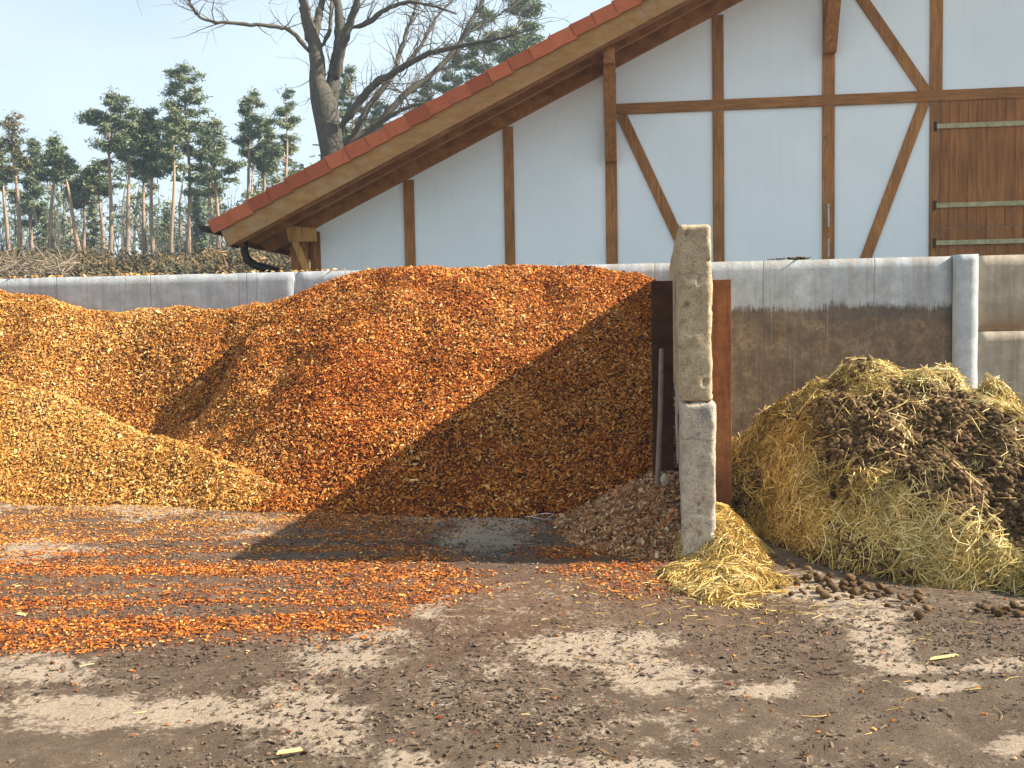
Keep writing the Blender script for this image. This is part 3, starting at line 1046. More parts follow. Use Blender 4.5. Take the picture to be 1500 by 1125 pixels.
# loose straw on the yard
n_ = 1500
xs = np.concatenate([r4.normal(1.35, 0.42, 420), r4.uniform(-3.5, 4.5, n_ - 420)])
ys = np.concatenate([r4.normal(5.75, 0.3, 420), r4.uniform(3.0, 6.6, n_ - 420)])
P = np.stack([xs, ys, ground_z(xs, ys) + 0.006], 1)
keep = (r4.random(len(P)) < np.where(np.arange(len(P)) < 420, 1, 0.28 + 0.2 * np.sign(xs)))
P = P[keep]
C6 = straws_at(P, np.stack([r4.normal(size=len(P)), r4.normal(size=len(P)) * 0.7, 0.05 * r4.normal(size=len(P))], 1), np.tile([0, 0, 1.0], (len(P), 1)), 0.02, 0.13, 0.0016, None, 0.7, 54, 0, 0.4)
o = mesh_obj('loose_straw', *C6[:2], STRAW, None, False, C6[2], origin=(1, 5, 0))
tag(o, 'single straw stalks lying loose about the yard floor', 'straw', kind='stuff')

# ------------------------------------------------------------------ straw and manure heap
SC = (3.15, 8.05)


def straw_fn(X, Y):
    dx, dy = X - SC[0], Y - SC[1]
    a = np.where(dx < 0, dx / 1.49, dx / 1.38)
    b = np.where(dy < 0, dy / 2.42, dy / 2.1)
    r = np.sqrt(a * a + b * b)
    wob = 0.10 * fbm(X * 1.2, Y * 1.2, 0, 3, 101)
    r = np.clip(r + wob * 0.7, 0, 1.3)
    z = 1.15 * np.sign(1 - r ** 2.1) * np.abs(1 - r ** 2.1) ** 0.86
    z = z + smooth(-0.1, 0.4, z) * (0.12 * fbm(X * 2.1, Y * 2.1, 0, 3, 102) + 0.095 * fbm(X * 4.0, Y * 4.0, 0, 4, 103))
    return z


straw = Heap(1.3, 6.6, 5.2, 10.4, 0.035, straw_fn)
for (px_, py_, amp, rx, ry) in [(1190, 650, 0.14, 0.22, 0.30), (1400, 660, -0.10, 0.35, 0.35), (1300, 640, -0.10, 0.45, 0.3), (1340, 760, 0.10, 0.4, 0.35), (1380, 560, 0.06, 0.3, 0.3), (1460, 740, -0.08, 0.3, 0.3)]:
    p = straw.hit(px_, py_)
    straw.Z += amp * np.exp(-((straw.X - p[0]) / rx) ** 2 - ((straw.Y - p[1]) / ry) ** 2)
part_right = lambda y: part_left(y) + SLAB_W / PD[1]
MAN1 = [(1205, 592), (1260, 575), (1330, 565), (1400, 572), (1470, 605), (1560, 650), (1560, 850), (1480, 800), (1440, 770), (1385, 735), (1310, 692), (1215, 690), (1190, 650)]
MAN2 = [(1085, 790), (1130, 790), (1190, 815), (1260, 830), (1310, 845), (1320, 880), (1200, 865), (1110, 840)]
MAN3 = [(1060, 640), (1100, 660), (1112, 760), (1075, 770)]
MAN4 = [(1440, 840), (1530, 830), (1530, 900), (1450, 890)]


def manure_mask(P):
    px, py = project(P)
    w = 26 * fbm(P[:, 0] * 3, P[:, 1] * 3, P[:, 2] * 3, 4, 111)
    m = np.clip(1.1 * fbm(P[:, 0] * 2.2 + 3, P[:, 1] * 2.2, P[:, 2] * 2.2, 3, 117) - 0.15, 0, 0.55)
    for poly, v in ((MAN1, 1), (MAN2, 0.75), (MAN3, 0.7), (MAN4, 0.6)):
        m = np.where(in_poly(px + w, py + w, poly), v, m)
    return m


keept = (straw.Z > -0.03) & (straw.X > part_right(straw.Y) - 0.02)
V, Fs, A = straw.surface(keept)
mm = manure_mask(V)
n_ = fbm(V[:, 0] * 16, V[:, 1] * 16, 0, 2, 8)
A = {'tint': np.clip(0.32 + 0.3 * n_, 0, 1), 'warm': np.clip(0.8 + 0 * n_, 0, 1)}
root = empty('manure_heap', (3.6, 8.0, 0), 'rounded heap of yellow straw and brown manure before the stained wall', 'manure heap')
fm = (mm[Fs].mean(axis=1) > 0.45).astype(int)
mesh_obj('heap_core', V, Fs, None, root, True, A, mats=[STRAW, MANURE], midx=fm)
r5 = np.random.default_rng(61)
P = straw.sample(62000, r5, -0.01, lambda x, y: x > part_right(y) + 0.01)
mm = manure_mask(P)
PS = P[r5.random(len(P)) > mm * (0.86 + 0.16 * fbm(P[:, 0] * 4, P[:, 1] * 4, P[:, 2] * 4, 2, 113))]
N = straw.normal(PS[:, 0], PS[:, 1])
# stalks lie in locks that share a direction
ang = PI * (1.1 * fbm(PS[:, 0] * 1.6, PS[:, 1] * 1.6, PS[:, 2] * 1.6, 2, 121)) + 1.05 * r5.normal(size=len(PS))
ex = frames(N, np.tile([1.0, 0, 0], (len(PS), 1)))
D = ex[:, :, 0] * np.cos(ang)[:, None] + ex[:, :, 1] * np.sin(ang)[:, None] + N * (0.42 * r5.normal(size=len(PS)))[:, None]
PS = PS + N * r5.uniform(-0.004, 0.03, len(PS))[:, None]
lock = fbm(PS[:, 0] * 3.5, PS[:, 1] * 3.5, PS[:, 2] * 3.5, 3, 122)
leftside = 1 - smooth(1.9, 3.0, PS[:, 0])
C7 = straws_at(PS, D, N, 0.05, 0.30, 0.0027, np.clip(r5.normal(0.58, 0.25, len(PS)) + 0.30 * lock, 0, 1), np.clip(0.15 + 0.75 * leftside + 0.3 * lock, 0, 1), 62, 0.12, 0.5)
o = mesh_obj('straw_layer', *C7[:2], STRAW, root, False, C7[2])
o['kind'] = 'stuff'
P = straw.sample(80000, r5, 0.0, lambda x, y: x > part_right(y) + 0.01)
mm = manure_mask(P)
P = P[r5.random(len(P)) < mm * 0.42]
P[:, 2] += r5.uniform(0.0, 0.02, len(P))
C8 = lumps_at(P, 0.006, 0.027, 63, 0.9, np.clip(r5.normal(0.5, 0.25, len(P)), 0, 1), ICO2, 0.13)
o = mesh_obj('manure_layer', *C8[:2], MANURE, root, True, C8[2])
o['kind'] = 'stuff'

# clods that rolled onto the yard: each its own thing
clod_mesh = []
for k in range(4):
    v, f, a = lumps_at(np.zeros((1, 3)), 0.03, 0.034, 200 + k, 0.85, np.array([0.25 + 0.13 * k]), ICO2, 0.12)
    v[:, 2] -= v[:, 2].min()
    clod_mesh.append((v, f, a))
proto = []
rc = random.Random(5)
kk = 0
for (px_, py_, s_) in [(1108, 812, 1.6), (1098, 806, 1.0), (1120, 835, 1.2), (1135, 826, 1.0), (1152, 848, 1.2), (1168, 858, 0.9), (1183, 852, 1.3), (1200, 868, 1.0), (1217, 862, 1.2), (1236, 866, 0.9),
                       (1252, 872, 1.1), (1268, 866, 1.3), (1285, 876, 1.0), (1302, 872, 1.2), (1320, 880, 0.9), (1345, 872, 1.1), (1300, 890, 0.8), (1226, 880, 0.7), (1140, 852, 0.8), (1125, 815, 0.9),
                       (1470, 900, 1.0), (1486, 893, 1.2), (1440, 893, 0.8), (1040, 868, 1.1), (1005, 872, 0.9), (1178, 872, 0.6), (1260, 858, 1.0), (1245, 850, 1.2), (1195, 846, 1.1), (1160, 834, 1.0)] + [(rc.gauss(1205, 62), 0, rc.uniform(0.55, 1.25)) for _ in range(46)] + [(rc.gauss(1470, 24), rc.gauss(897, 7), rc.uniform(0.5, 1.1)) for _ in range(14)]:
    if py_ == 0: py_ = 826 + 0.24 * (px_ - 1100) + rc.gauss(6, 11)
    p = on_ground(px_, py_)
    if kk < 4:
        v, f, a = clod_mesh[kk]
        c = mesh_obj('manure_clod', v, f, MANURE, None, True, a, origin=(0, 0, 0))
        proto.append(c)
    else:
        c = proto[kk % 4].copy()
        COL.objects.link(c)
    c.location = (p[0], p[1], max(0.0, float(straw.z(p[0], p[1]))) if p[0] > 1.6 else float(ground_z(p[0], p[1])))
    c.rotation_euler = (0, 0, rc.uniform(0, 6.28))
    s_ *= 0.68
    c.scale = (s_ * 1.1, s_, s_)
    tag(c, 'round brown manure clod lying loose on the yard at the foot of the straw', 'manure clod', 'manure clods at the foot of the straw')
    kk += 1

# small bright straw pile around the slab end
def sp_fn(X, Y):
    d1 = np.sqrt(((X - 1.42) / 0.36) ** 2 + ((Y - 6.95) / 0.85) ** 2)
    d2 = np.sqrt(((X - 1.27) / 0.35) ** 2 + ((Y - 6.12) / 0.48) ** 2)
    z = np.maximum(0.31 * (1 - d1 ** 1.4), 0.08 * (1 - d2 ** 1.6))
    return z + 0.035 * fbm(X * 6, Y * 6, 0, 3, 131)


sp = Heap(0.7, 2.1, 5.4, 8.0, 0.03, sp_fn)
V, Fs, A = sp.surface(sp.Z > -0.02)
A = {'tint': np.full(len(V), 0.3), 'warm': np.full(len(V), 0.9)}
root = empty('straw_pile', (1.35, 6.3, 0), 'small bright straw pile wrapped around the foot of the concrete slabs', 'straw')
mesh_obj('heap_core', V, Fs, STRAW, root, True, A)
P = sp.sample(4800, r5, -0.01)
N = sp.normal(P[:, 0], P[:, 1])
ang = PI * 1.2 * fbm(P[:, 0] * 2.6, P[:, 1] * 2.6, 0, 2, 141) + 1.1 * r5.normal(size=len(P))
ex = frames(N, np.tile([1.0, 0, 0], (len(P), 1)))
D = ex[:, :, 0] * np.cos(ang)[:, None] + ex[:, :, 1] * np.sin(ang)[:, None] + N * (0.38 * r5.normal(size=len(P)))[:, None]
P = P + N * r5.uniform(-0.004, 0.025, len(P))[:, None]
C9 = straws_at(P, D, N, 0.06, 0.24, 0.0025, np.clip(r5.normal(0.62, 0.22, len(P)), 0, 1), 0.65, 71, 0.1, 0.5)
o = mesh_obj('straw_layer', *C9[:2], STRAW, root, False, C9[2])
o['kind'] = 'stuff'
# tuft behind the right steel post
p0 = on_plane(1078, 665, (0, 9.0, 0), np.array([0, 1.0, 0]))
pq = np.clip(r5.normal(size=(900, 3)), -1.5, 1.5) * np.array([0.09, 0.13, 0.13]) + np.array([1.98, 8.75, 0.36])
C10 = straws_at(pq, r5.normal(size=(900, 3)), r5.normal(size=(900, 3)), 0.06, 0.2, 0.0026, None, 0.8, 72, 0.2, 0.6)
o = mesh_obj('straw_tuft', *C10[:2], STRAW, None, False, C10[2])
tag(o, 'tangled straw tuft wedged between rusty steel post and manure heap', 'straw')

# ------------------------------------------------------------------ slabs, steel posts
ang_p = -math.radians(8.6)


def slab(name, z0, h, mat, seed, dx, label, w=SLAB_W, yaw=0.0, dy=0.0):
    # dense near the front end
    V, Fs = rounded_box((w, SLAB_L, h), (16, 170, 84), 0.024, 0.0075, 6, seed, 0.06)
    V[:, 1] += SLAB_L / 2 + dy
    V[:, 0] += dx
    V = rot_z(V, ang_p + yaw, (PA[0], PA[1], z0))
    o = mesh_obj(name, V, Fs, mat, None, True, None, origin=(PA[0], PA[1], z0))
    return tag(o, label, 'concrete slab')


slab('concrete_slab', 0.0, 1.085, SLABL, 3, 0.010, 'lower whitish concrete slab of the bay divider standing on the yard', 0.222)
slab('concrete_slab', 1.087, 1.165, SLABU, 9, -0.006, 'upper yellowish concrete slab with rounded worn end resting on another slab', 0.215, 0.004, 0.01)


def h_beam(name, side, h, label):
    fw, dp, tf, tw = 0.165, 0.17, 0.016, 0.011
    c0 = side * (SLAB_W / 2 + 0.030 + fw / 2)
    mb = MB()
    def bx(x0, x1, y0, y1, z0, z1):
        P = np.array([[x0, y0, z0], [x1, y0, z0], [x1, y1, z0], [x0, y1, z0], [x0, y0, z1], [x1, y0, z1], [x1, y1, z1], [x0, y1, z1]])
        P = rot_z(P, ang_p, (PA[0], PA[1], 0))
        mb.box8(P, bevel=0.003)
    y0 = 1.14
    bx(c0 - fw / 2, c0 + fw / 2, y0, y0 + tf, 0, h)
    bx(c0 - fw / 2, c0 + fw / 2, y0 + dp - tf, y0 + dp, 0, h)
    bx(c0 - tw / 2, c0 + tw / 2, y0 + tf, y0 + dp - tf, 0, h)
    o = mb.build(name, RUST if side > 0 else RUST_SHADE)
    return tag(o, label, 'steel post')


h_beam('steel_post', -1, 1.935, 'rusty steel post coloured dark for its shade between chip heap and slabs')
h_beam('steel_post', 1, 1.935, 'orange brown rusty steel post in sun beside the stained wall')

# tool handle leaning in the corner
a_, b_ = at(969, 513, 7.55), at(963, 712, 7.38)
b2 = b_ + (b_ - a_) * 0.25
mb = MB().tube([b2, b_, (a_ + b_) / 2 + np.array([0.006, 0, 0]), a_, a_ + (a_ - b_) * 0.012], [0.021, 0.021, 0.020, 0.019, 0.012], 12)
tag(mb.build('tool_handle', POLE, None, True), 'worn round tool handle leaning in the shade before the dark steel post', 'tool handle')
v, f, a = lumps_at(np.zeros((1, 3)), 0.05, 0.055, 301, 1.0, np.array([0.9]), ICO2, 0.12)
p = at(973, 703, 7.25)
v = v * np.array([0.7, 0.7, 1.1])
o = mesh_obj('broken_stone', v + p, f, SLABL, None, False, {'tint': np.full(len(v), 0.6)})
tag(o, 'pale broken stone on top of the small chip pile', 'stone')

# bigger splinters of wood that stand out
for (px_, py_, ln, w, ang, hp, lab) in [(592, 566, 0.15, 0.024, 1.05, back, 'long pale splinter standing out on the sunny face of the big chip heap'),
                                        (505, 512, 0.10, 0.03, 0.5, back, 'short flat pale splinter high on the sunny face of the big chip heap'),
                                        (470, 664, 0.09, 0.05, 0.2, back, 'broad flat wood piece low on the big chip heap'),
                                        (424, 1106, 0.10, 0.018, 0.35, None, 'pale split splinter lying on the dirt at the very front'),
                                        (1382, 967, 0.17, 0.014, 0.3, None, 'straight straw coloured stick lying on the dirt below the manure heap'),
                                        (602, 705, 0.16, 0.022, -0.1, back, 'shaded pale splinter lying flat at the foot of the big chip heap')]:
    if hp is not None:
        p = hp.hit(px_, py_)
        n_ = hp.normal(np.array([p[0]]), np.array([p[1]]))
    else:
        p, n_ = on_ground(px_, py_), np.array([[0, 0, 1.0]])
    v = CHIP_V * np.array([ln / 2, w / 2, 0.009])
    R = frames(n_, np.array([[math.cos(ang), 0.3 if hp is None else 0.0, math.sin(ang)]]))[0]
    v = v @ R.T + p + n_[0] * 0.012
    f6 = np.vstack([CHIP_F, [[3, 2, 1, 0]]])
    o = mesh_obj('wood_splinter', v, f6, CHIP, None, False, {'tint': np.full(8, 0.97), 'warm': np.full(8, 0.1)})
    tag(o, lab, 'splinter')

# loop of white twine
mb = MB()
c_ = on_ground(790, 760)
mb.tube([c_ + np.array([0.10 * math.cos(t) * (1 + .3 * math.sin(3 * t)), 0.09 * math.sin(t), 0.02 + 0.012 * math.sin(2 * t)]) for t in np.linspace(0, 6.6, 28)], 0.0022, 6)
tag(mb.build('twine_loop', m_plain('white_twine', (0.75, 0.75, 0.75), 0.5, 0, 40, 0.1), None, True), 'thin loop of white twine on the shaded floor by the chip heap', 'twine')

# ------------------------------------------------------------------ back wall
pil_u = float(np.dot(on_plane(1400, 400, WO + 0.10 * NW, NW) - WO, UW))
pil_u2 = float(np.dot(on_plane(1434, 400, WO + 0.10 * NW, NW) - WO, UW))


def wall_piece(name, u0, u1, n0, n1, z0, z1, mat, parent, seed, amp=0.004, r=0.014, dens=9):
    L = u1 - u0
    V, Fs = rounded_box((L, n1 - n0, z1 - z0), (max(3, int(L * dens)), 3, max(3, int((z1 - z0) * dens))), r, amp, 3, seed, 0.0)
    V = rot_z(V, -TILT, wl((u0 + u1) / 2, (n0 + n1) / 2, z0))
    return mesh_obj(name, V, Fs, mat, parent, True)


j1 = float(np.dot(on_plane(433, 420, WO, NW) - WO, UW))
wroot = empty('concrete_wall', wl(0, 0, 0), 'long grey concrete wall behind the chip heap, stained brown at its right', 'concrete wall')
wall_piece('wall_panel', -16, j1 - 0.006, -0.30, 0.0, -0.05, WALL_H, WALLC, wroot, 5)
wall_piece('wall_panel', j1 + 0.006, pil_u - 0.003, -0.30, 0.0, -0.05, WALL_H, WALLC, wroot, 6)
mb = MB()
def wbox(mb, u0, u1, n0, n1, z0, z1, bevel=0.0, tint=0.5):
    P = [wl(u, n, z) for z in (z0, z1) for (u, n) in ((u0, n0), (u1, n0), (u1, n1), (u0, n1))]
    mb.box8(np.array(P), tint, bevel)
wbox(mb, j1 - 0.0055, j1 + 0.0055, -0.2, -0.004, 0.0, WALL_H - 0.006)
mb.build('joint_strip', m_plain('joint_mortar', (0.66, 0.66, 0.64), 0.8), wroot)
wall_piece('pillar', pil_u, pil_u2, -0.32, 0.10, -0.05, WALL_H + 0.012, PILC, wroot, 8, 0.003, 0.012, 14)

w2 = empty('concrete_wall', wl(pil_u2 + 2, 0, 0), 'tan concrete wall of two stacked panels right of the grey pillar', 'concrete wall')
zl = float(on_plane(1470, 486, WO, NW)[2])
wall_piece('upper_panel', pil_u2 + 0.003, pil_u2 + 9, -0.28, 0.0, zl + 0.012, WALL_H, TANC, w2, 11)
wall_piece('lower_panel', pil_u2 + 0.003, pil_u2 + 9, -0.30, 0.045, -0.05, zl + 0.010, TANC, w2, 12)

# chips and dirt lying on the wall top
r6 = np.random.default_rng(81)
us = np.concatenate([r6.uniform(-9, j1 + 0.5, 260), r6.uniform(j1, 1.0, 24)])
P = np.array([wl(u, r6.uniform(-0.27, -0.01), WALL_H + 0.006) for u in us])
dn = 0.5 + fbm(us * 1.2, us * 0, 0, 3, 14)
P[:, 2] += np.clip(dn, 0, 1) * 0.02 * r6.random(len(P))
keep = r6.random(len(P)) < np.clip(dn, 0.05, 1)
P = P[keep]
C11 = chips_at(P, np.tile([0, 0, 1.0], (len(P), 1)), 0.03, 0.08, 0.45, np.clip(r6.normal(0.82, 0.2, len(P)), 0, 1), 0.1, seed=83)
o = mesh_obj('wall_top_chips', *C11[:2], CHIP, None, False, C11[2])
tag(o, 'pale chips lying along the top of the long grey wall', 'wood chips', kind='stuff')
for (u_px, rad, lab, sd) in [(1172, 0.05, 'round brown dirt clump on the wall top right of the slabs', 401), (1140, 0.028, 'flat low dirt clump on the wall top nearer to the slabs', 402)]:
    u = float(np.dot(on_plane(u_px, 383, WO, NW) - WO, UW))
    pp = np.array([wl(u + r6.normal() * rad * 1.5, -0.05 + 0.02 * r6.normal(), WALL_H + 0.01 + 0.3 * rad * r6.random()) for _ in range(40)])
    L1 = lumps_at(pp, rad * 0.18, rad * 0.45, sd, 0.7, None, ICO2, 0.12)
    o = mesh_obj('dirt_clump', *L1[:2], MANURE, None, False, L1[2])
    tag(o, lab, 'dirt clump')

# ------------------------------------------------------------------ barn
zA = fpx(462, 335)
zB = fpx(1045, 24)
M_R = (zB[1] - zA[1]) / (zB[0] - zA[0])               # roof slope along the gable
ULEFT = zA[0]
roof_z = lambda u: zA[1] + M_R * (u - ULEFT)          # underside line at the wall
URIDGE = fpx(1640, 0)[0]
BASE = 0.3
broot = empty('barn', fc((ULEFT + URIDGE) / 2, -3, BASE), 'half timbered white barn with red tiled roof rising behind the concrete wall', 'barn')
UR2 = 2 * URIDGE - ULEFT
DEPTH = 11.0
P2 = [(ULEFT, BASE), (UR2, BASE), (UR2, roof_z(ULEFT)), (URIDGE, roof_z(URIDGE)), (ULEFT, roof_z(ULEFT))]
V = np.array([fc(u, 0, z) for u, z in P2] + [fc(u, -DEPTH, z) for u, z in P2])
mesh_obj('wall', V, [(0, 1, 2, 3, 4), (9, 8, 7, 6, 5), (0, 5, 6, 1), (1, 6, 7, 2), (2, 7, 8, 3), (3, 8, 9, 4), (4, 9, 5, 0)], PLASTER, broot)


def timber(name, a, b, w, n1, mat=TIMBER, parent=broot, n0=-0.04, tint=None, bevel=0.006):
    """squared timber on the facade from (u,z) a to b"""
    a, b = np.array(a, float), np.array(b, float)
    d = (b - a) / np.linalg.norm(b - a)
    q = np.array([-d[1], d[0]]) * w / 2
    P = [fc(p[0], n, p[1]) for n in (n0, n1) for p in (a - q, b - q, b + q, a + q)]
    return MB().box8(np.array(P), tint if tint is not None else random.uniform(0.3, 0.95), bevel).build(name, mat, parent)


PXM = 15.6 / F           # metres per pixel on the facade, roughly
def fpost(x0, x1, w, n1, zlo=BASE, ztop=None):
    u0 = fpx(x0, 250)[0]
    u1 = fpx(x1, 390)[0]
    u = (u0 + u1) / 2
    timber('post', (u, zlo), (u, (roof_z(u) if ztop is None else ztop) - 0.02), w * PXM, n1)
    return u


uA = fpost(599, 601, 16, 0.036)
uB = fpost(745, 748, 15, 0.036)
uC = fpost(895, 897, 17, 0.036)
uD = fpost(1052, 1053, 16, 0.036)
uE = fpost(1213, 1213, 17, 0.037)
zb1, zb2 = fpx(905, 160), fpx(1500, 136)
zbeam = (zb1[1] + zb2[1]) / 2
uF = fpx(1371, 60)[0]
timber('post', (uF, zbeam + 0.085), (uF, roof_z(uF) - 0.02), 17 * PXM, 0.036)
uG = fpx(1368, 250)[0]
timber('door_post', (uG, BASE), (uG, zbeam - 0.085), 13 * PXM, 0.036, tint=0.05)
timber('corner_post', (ULEFT - 0.005, BASE), (ULEFT - 0.005, roof_z(ULEFT) - 0.05), 0.17, 0.034, tint=0.1, n0=-0.17)
# posts of the far half, outside the picture
for du in (1.6, 3.2, 5.0, 6.6):
    u = URIDGE + du
    timber('post', (u, BASE), (u, roof_z(2 * URIDGE - u) - 0.02), 0.18, 0.036)
timber('beam', (uC + 0.08, zbeam), (UR2 - 1.2, zbeam), 0.165, 0.041, TIMBERX)
timber('brace', fpx(910, 168), fpx(1012, 388), 0.165, 0.030)
timber('brace', fpx(1240, -34), fpx(1358, 138), 0.165, 0.030)
timber('brace', fpx(1354, 148), fpx(1262, 394), 0.165, 0.030)
timber('sill_beam', (ULEFT + 0.09, BASE + 0.1), (UR2, BASE + 0.1), 0.2, 0.044, TIMBERX)

# metal fittings on the post
for (y0, y1) in ((301, 333), (352, 377)):
    _, za = fpx(1213, y0)
    _, zb = fpx(1213, y1)
    mb = MB()
    P = [fc(u, n, z) for n in (0.030, 0.044) for (u, z) in ((uE - 0.012, zb), (uE + 0.012, zb), (uE + 0.012, za), (uE - 0.012, za))]
    mb.box8(np.array(P), 0.5, 0.002)
    mb.tube([fc(uE, 0.03, za + 0.0), fc(uE, 0.055, za)], 0.022, 10)
    mb.build('metal_fitting', ZINC, broot)

# plank door at the right with three straps
uh0 = fpx(1376, 250)[0]
uh1 = uh0 + 2.3
droot_z = BASE
mb = MB()
npk = 17
zdt = zbeam - 0.083
_, zj = fpx(1450, 331)
for i in range(npk):
    a, b = uh0 + (uh1 - uh0) * i / npk, uh0 + (uh1 - uh0) * (i + 1) / npk
    for (z0, z1, nn) in ((zj + 0.004, zdt, 0.026), (BASE + 0.25, zj - 0.004, 0.020)):
        P = [fc(u, n, z) for n in (0.002, nn + random.uniform(-.001, .001)) for (u, z) in ((a + .0015, z0), (b - .0015, z0), (b - .0015, z1), (a + .0015, z1))]
        mb.box8(np.array(P), random.uniform(0.25, 0.9), 0.003)
door = mb.build('door', PLANK, broot)
for k, yy in enumerate((184, 300, 355)):
    _, zs = fpx(1420, yy)
    mb = MB()
    P = [fc(u, n, z) for n in (0.028, 0.052) for (u, z) in ((uh0 - 0.07, zs - 0.036), (uh1 - 0.15, zs - 0.036), (uh1 - 0.15, zs + 0.036), (uh0 - 0.07, zs + 0.036))]
    mb.box8(np.array(P), 0.5, 0.004)
    sh = mb.build('strap_hinge', STRAP, door)
    mb = MB()
    mb.tube([fc(uh0 - 0.075, 0.05, zs - 0.07), fc(uh0 - 0.075, 0.05, zs + 0.07)], 0.02, 10)
    mb.build('hinge_pin', DARKM, door)
    for du in (0.16, 0.7, 1.3):
        MB().tube([fc(uh0 + du, 0.04, zs), fc(uh0 + du, 0.06, zs)], 0.014, 8).build('bolt', ZINC, door)

# roof, front slope then back slope
OV = 1.14                     # overhang of the verge
slope_len = math.hypot(1, M_R)
SU = np.array([1 / slope_len, M_R / slope_len])       # up the slope in (u, z)
SN = np.array([-SU[1], SU[0]])                        # out of the roof
EAVE = -1.2
LRIDGE = (URIDGE - ULEFT) * slope_len


def rf(s, h, n, side=1):
    """point on the roof: s up the slope from the wall corner, h above the underside line"""
    u = ULEFT + s * SU[0] + h * SN[0]
    z = zA[1] + s * SU[1] + h * SN[1]
    if side < 0: u = 2 * URIDGE - u
    return fc(u, n, z)


for _ in range(40):            # eave end where the tiles stop in the picture
    ex_, ey_ = project(rf(EAVE - 0.13, 0.40, OV))
    EAVE -= (ex_ - 314) * 0.004


def rbox(mb, s0, s1, h0, h1, n0, n1, side=1, tint=0.5, bevel=0.0, h0b=None, h1b=None):
    h0b = h0 if h0b is None else h0b
    h1b = h1 if h1b is None else h1b
    P = [rf(s, h, n, side) for n in (n0, n1) for (s, h) in ((s0, h0), (s1, h0b), (s1, h1b), (s0, h1))]
    mb.box8(np.array(P), tint, bevel)


# soffit boards over the rafters
mb = MB()
nb = 14
for side in (1, -1):
    top = LRIDGE - 0.0
    k = int((top - EAVE) / 0.145)
    for i in range(k):
        s0 = EAVE + (top - EAVE) * i / k
        s1 = EAVE + (top - EAVE) * (i + 1) / k
        rbox(mb, s0 + .002, s1 - .002, 0.34, 0.362, -DEPTH - 0.6, OV - 0.045, side, random.uniform(0.25, 0.8))
roof = mb.build('soffit', SOFFIT, broot)
# rafters
for side in (1, -1):
    for n_ in [0.56, 0.03] + [-0.95 - 0.92 * i for i in range(11)]:
        mb = MB()
        wd = 0.12
        s0 = EAVE + 0.05
        hb = 0.0 if abs(n_) < 0.1 else 0.10
        P = [rf(s, h, n, side) for n in (n_ - wd / 2, n_ + wd / 2) for (s, h) in ((s0 + 0.16, hb), (LRIDGE, hb), (LRIDGE, 0.337), (s0, 0.337))]
        mb.box8(np.array(P), random.uniform(0.15, 0.7), 0.004)
        mb.build('rafter', SOFFIT, broot)
# bargeboards
for side in (1, -1):
    mb = MB()
    rbox(mb, EAVE - 0.02, LRIDGE - 0.02, 0.125, 0.450, OV - 0.04, OV, side, 0.6, 0.006)
    mb.build('bargeboard', BARGE, broot)
    mb = MB()
    rbox(mb, EAVE + 0.10, LRIDGE - 0.1, 0.105, 0.337, OV - 0.17, OV - 0.043, side, 0.5, 0.006)
    mb.build('verge_rafter', SOFFIT, broot)
# fascia at eaves
for side in (1, -1):
    mb = MB()
    rbox(mb, EAVE - 0.045, EAVE - 0.022, 0.20, 0.38, -DEPTH - 0.6, OV - 0.05, side, 0.4, 0.004)
    mb.build('fascia', SOFFIT, broot)
# tiles: stepped courses, each with a verge flap
mb = MB()
for side in (1, -1):
    s = EAVE - 0.10
    TH = 0.335
    while s < LRIDGE:
        s1 = min(s + 0.345, LRIDGE + 0.02)
        tn = random.uniform(0, 1)
        rbox(mb, s - 0.035, s1, 0.247 + TH, 0.272 + TH, -DEPTH - 0.65, OV + 0.012, side, tn, 0, 0.229 + TH, 0.254 + TH)
        j = random.uniform(-0.012, 0.012)
        j2 = random.uniform(-0.010, 0.012)
        rbox(mb, s - 0.035, s1 - 0.005, 0.074 + TH + j, 0.276 + TH + j2, OV + 0.014, OV + 0.036, side, random.uniform(0, 1), 0.004, 0.052 + TH + j, 0.256 + TH + j2)
        s = s1
tiles = mb.build('roof_tiles', TILE, broot)
mb = MB()
mb.tube([fc(URIDGE, n, zA[1] + LRIDGE * SU[1] + 0.64) for n in np.linspace(OV + 0.03, -DEPTH - 0.65, 30)], 0.13, 12)
mb.build('ridge_tiles', TILE, broot)
# purlins with knee braces under the overhang
for u_, pyb in ((uC, 237), (uE, 78)):
    zt = roof_z(u_) + 0.09
    h_ = 0.15
    P = [fc(u, n, z) for n in (0.10, OV - 0.18) for (u, z) in ((u_ - 0.08, zt - h_ - 0.05), (u_ + 0.08, zt - h_ - 0.05), (u_ + 0.08, zt + 0.02), (u_ - 0.08, zt + 0.02))]
    MB().box8(np.array(P), 0.5, 0.006).build('purlin', SOFFIT, broot)
    zb = fpx(u_ and (895 if u_ == uC else 1213), pyb, 0.1)[1]
    P = [fc(u_ - .092, 0.038, zb), fc(u_ + .092, 0.038, zb), fc(u_ + .092, 0.16, zb), fc(u_ - .092, 0.16, zb),
         fc(u_ - .092, 0.55, zt - h_ - .052), fc(u_ + .092, 0.55, zt - h_ - .052), fc(u_ + .092, 0.80, zt - h_ - .052), fc(u_ - .092, 0.80, zt - h_ - .052)]
    MB().box8(np.array(P), 0.35, 0.006).build('knee_brace', TIMBER, broot)
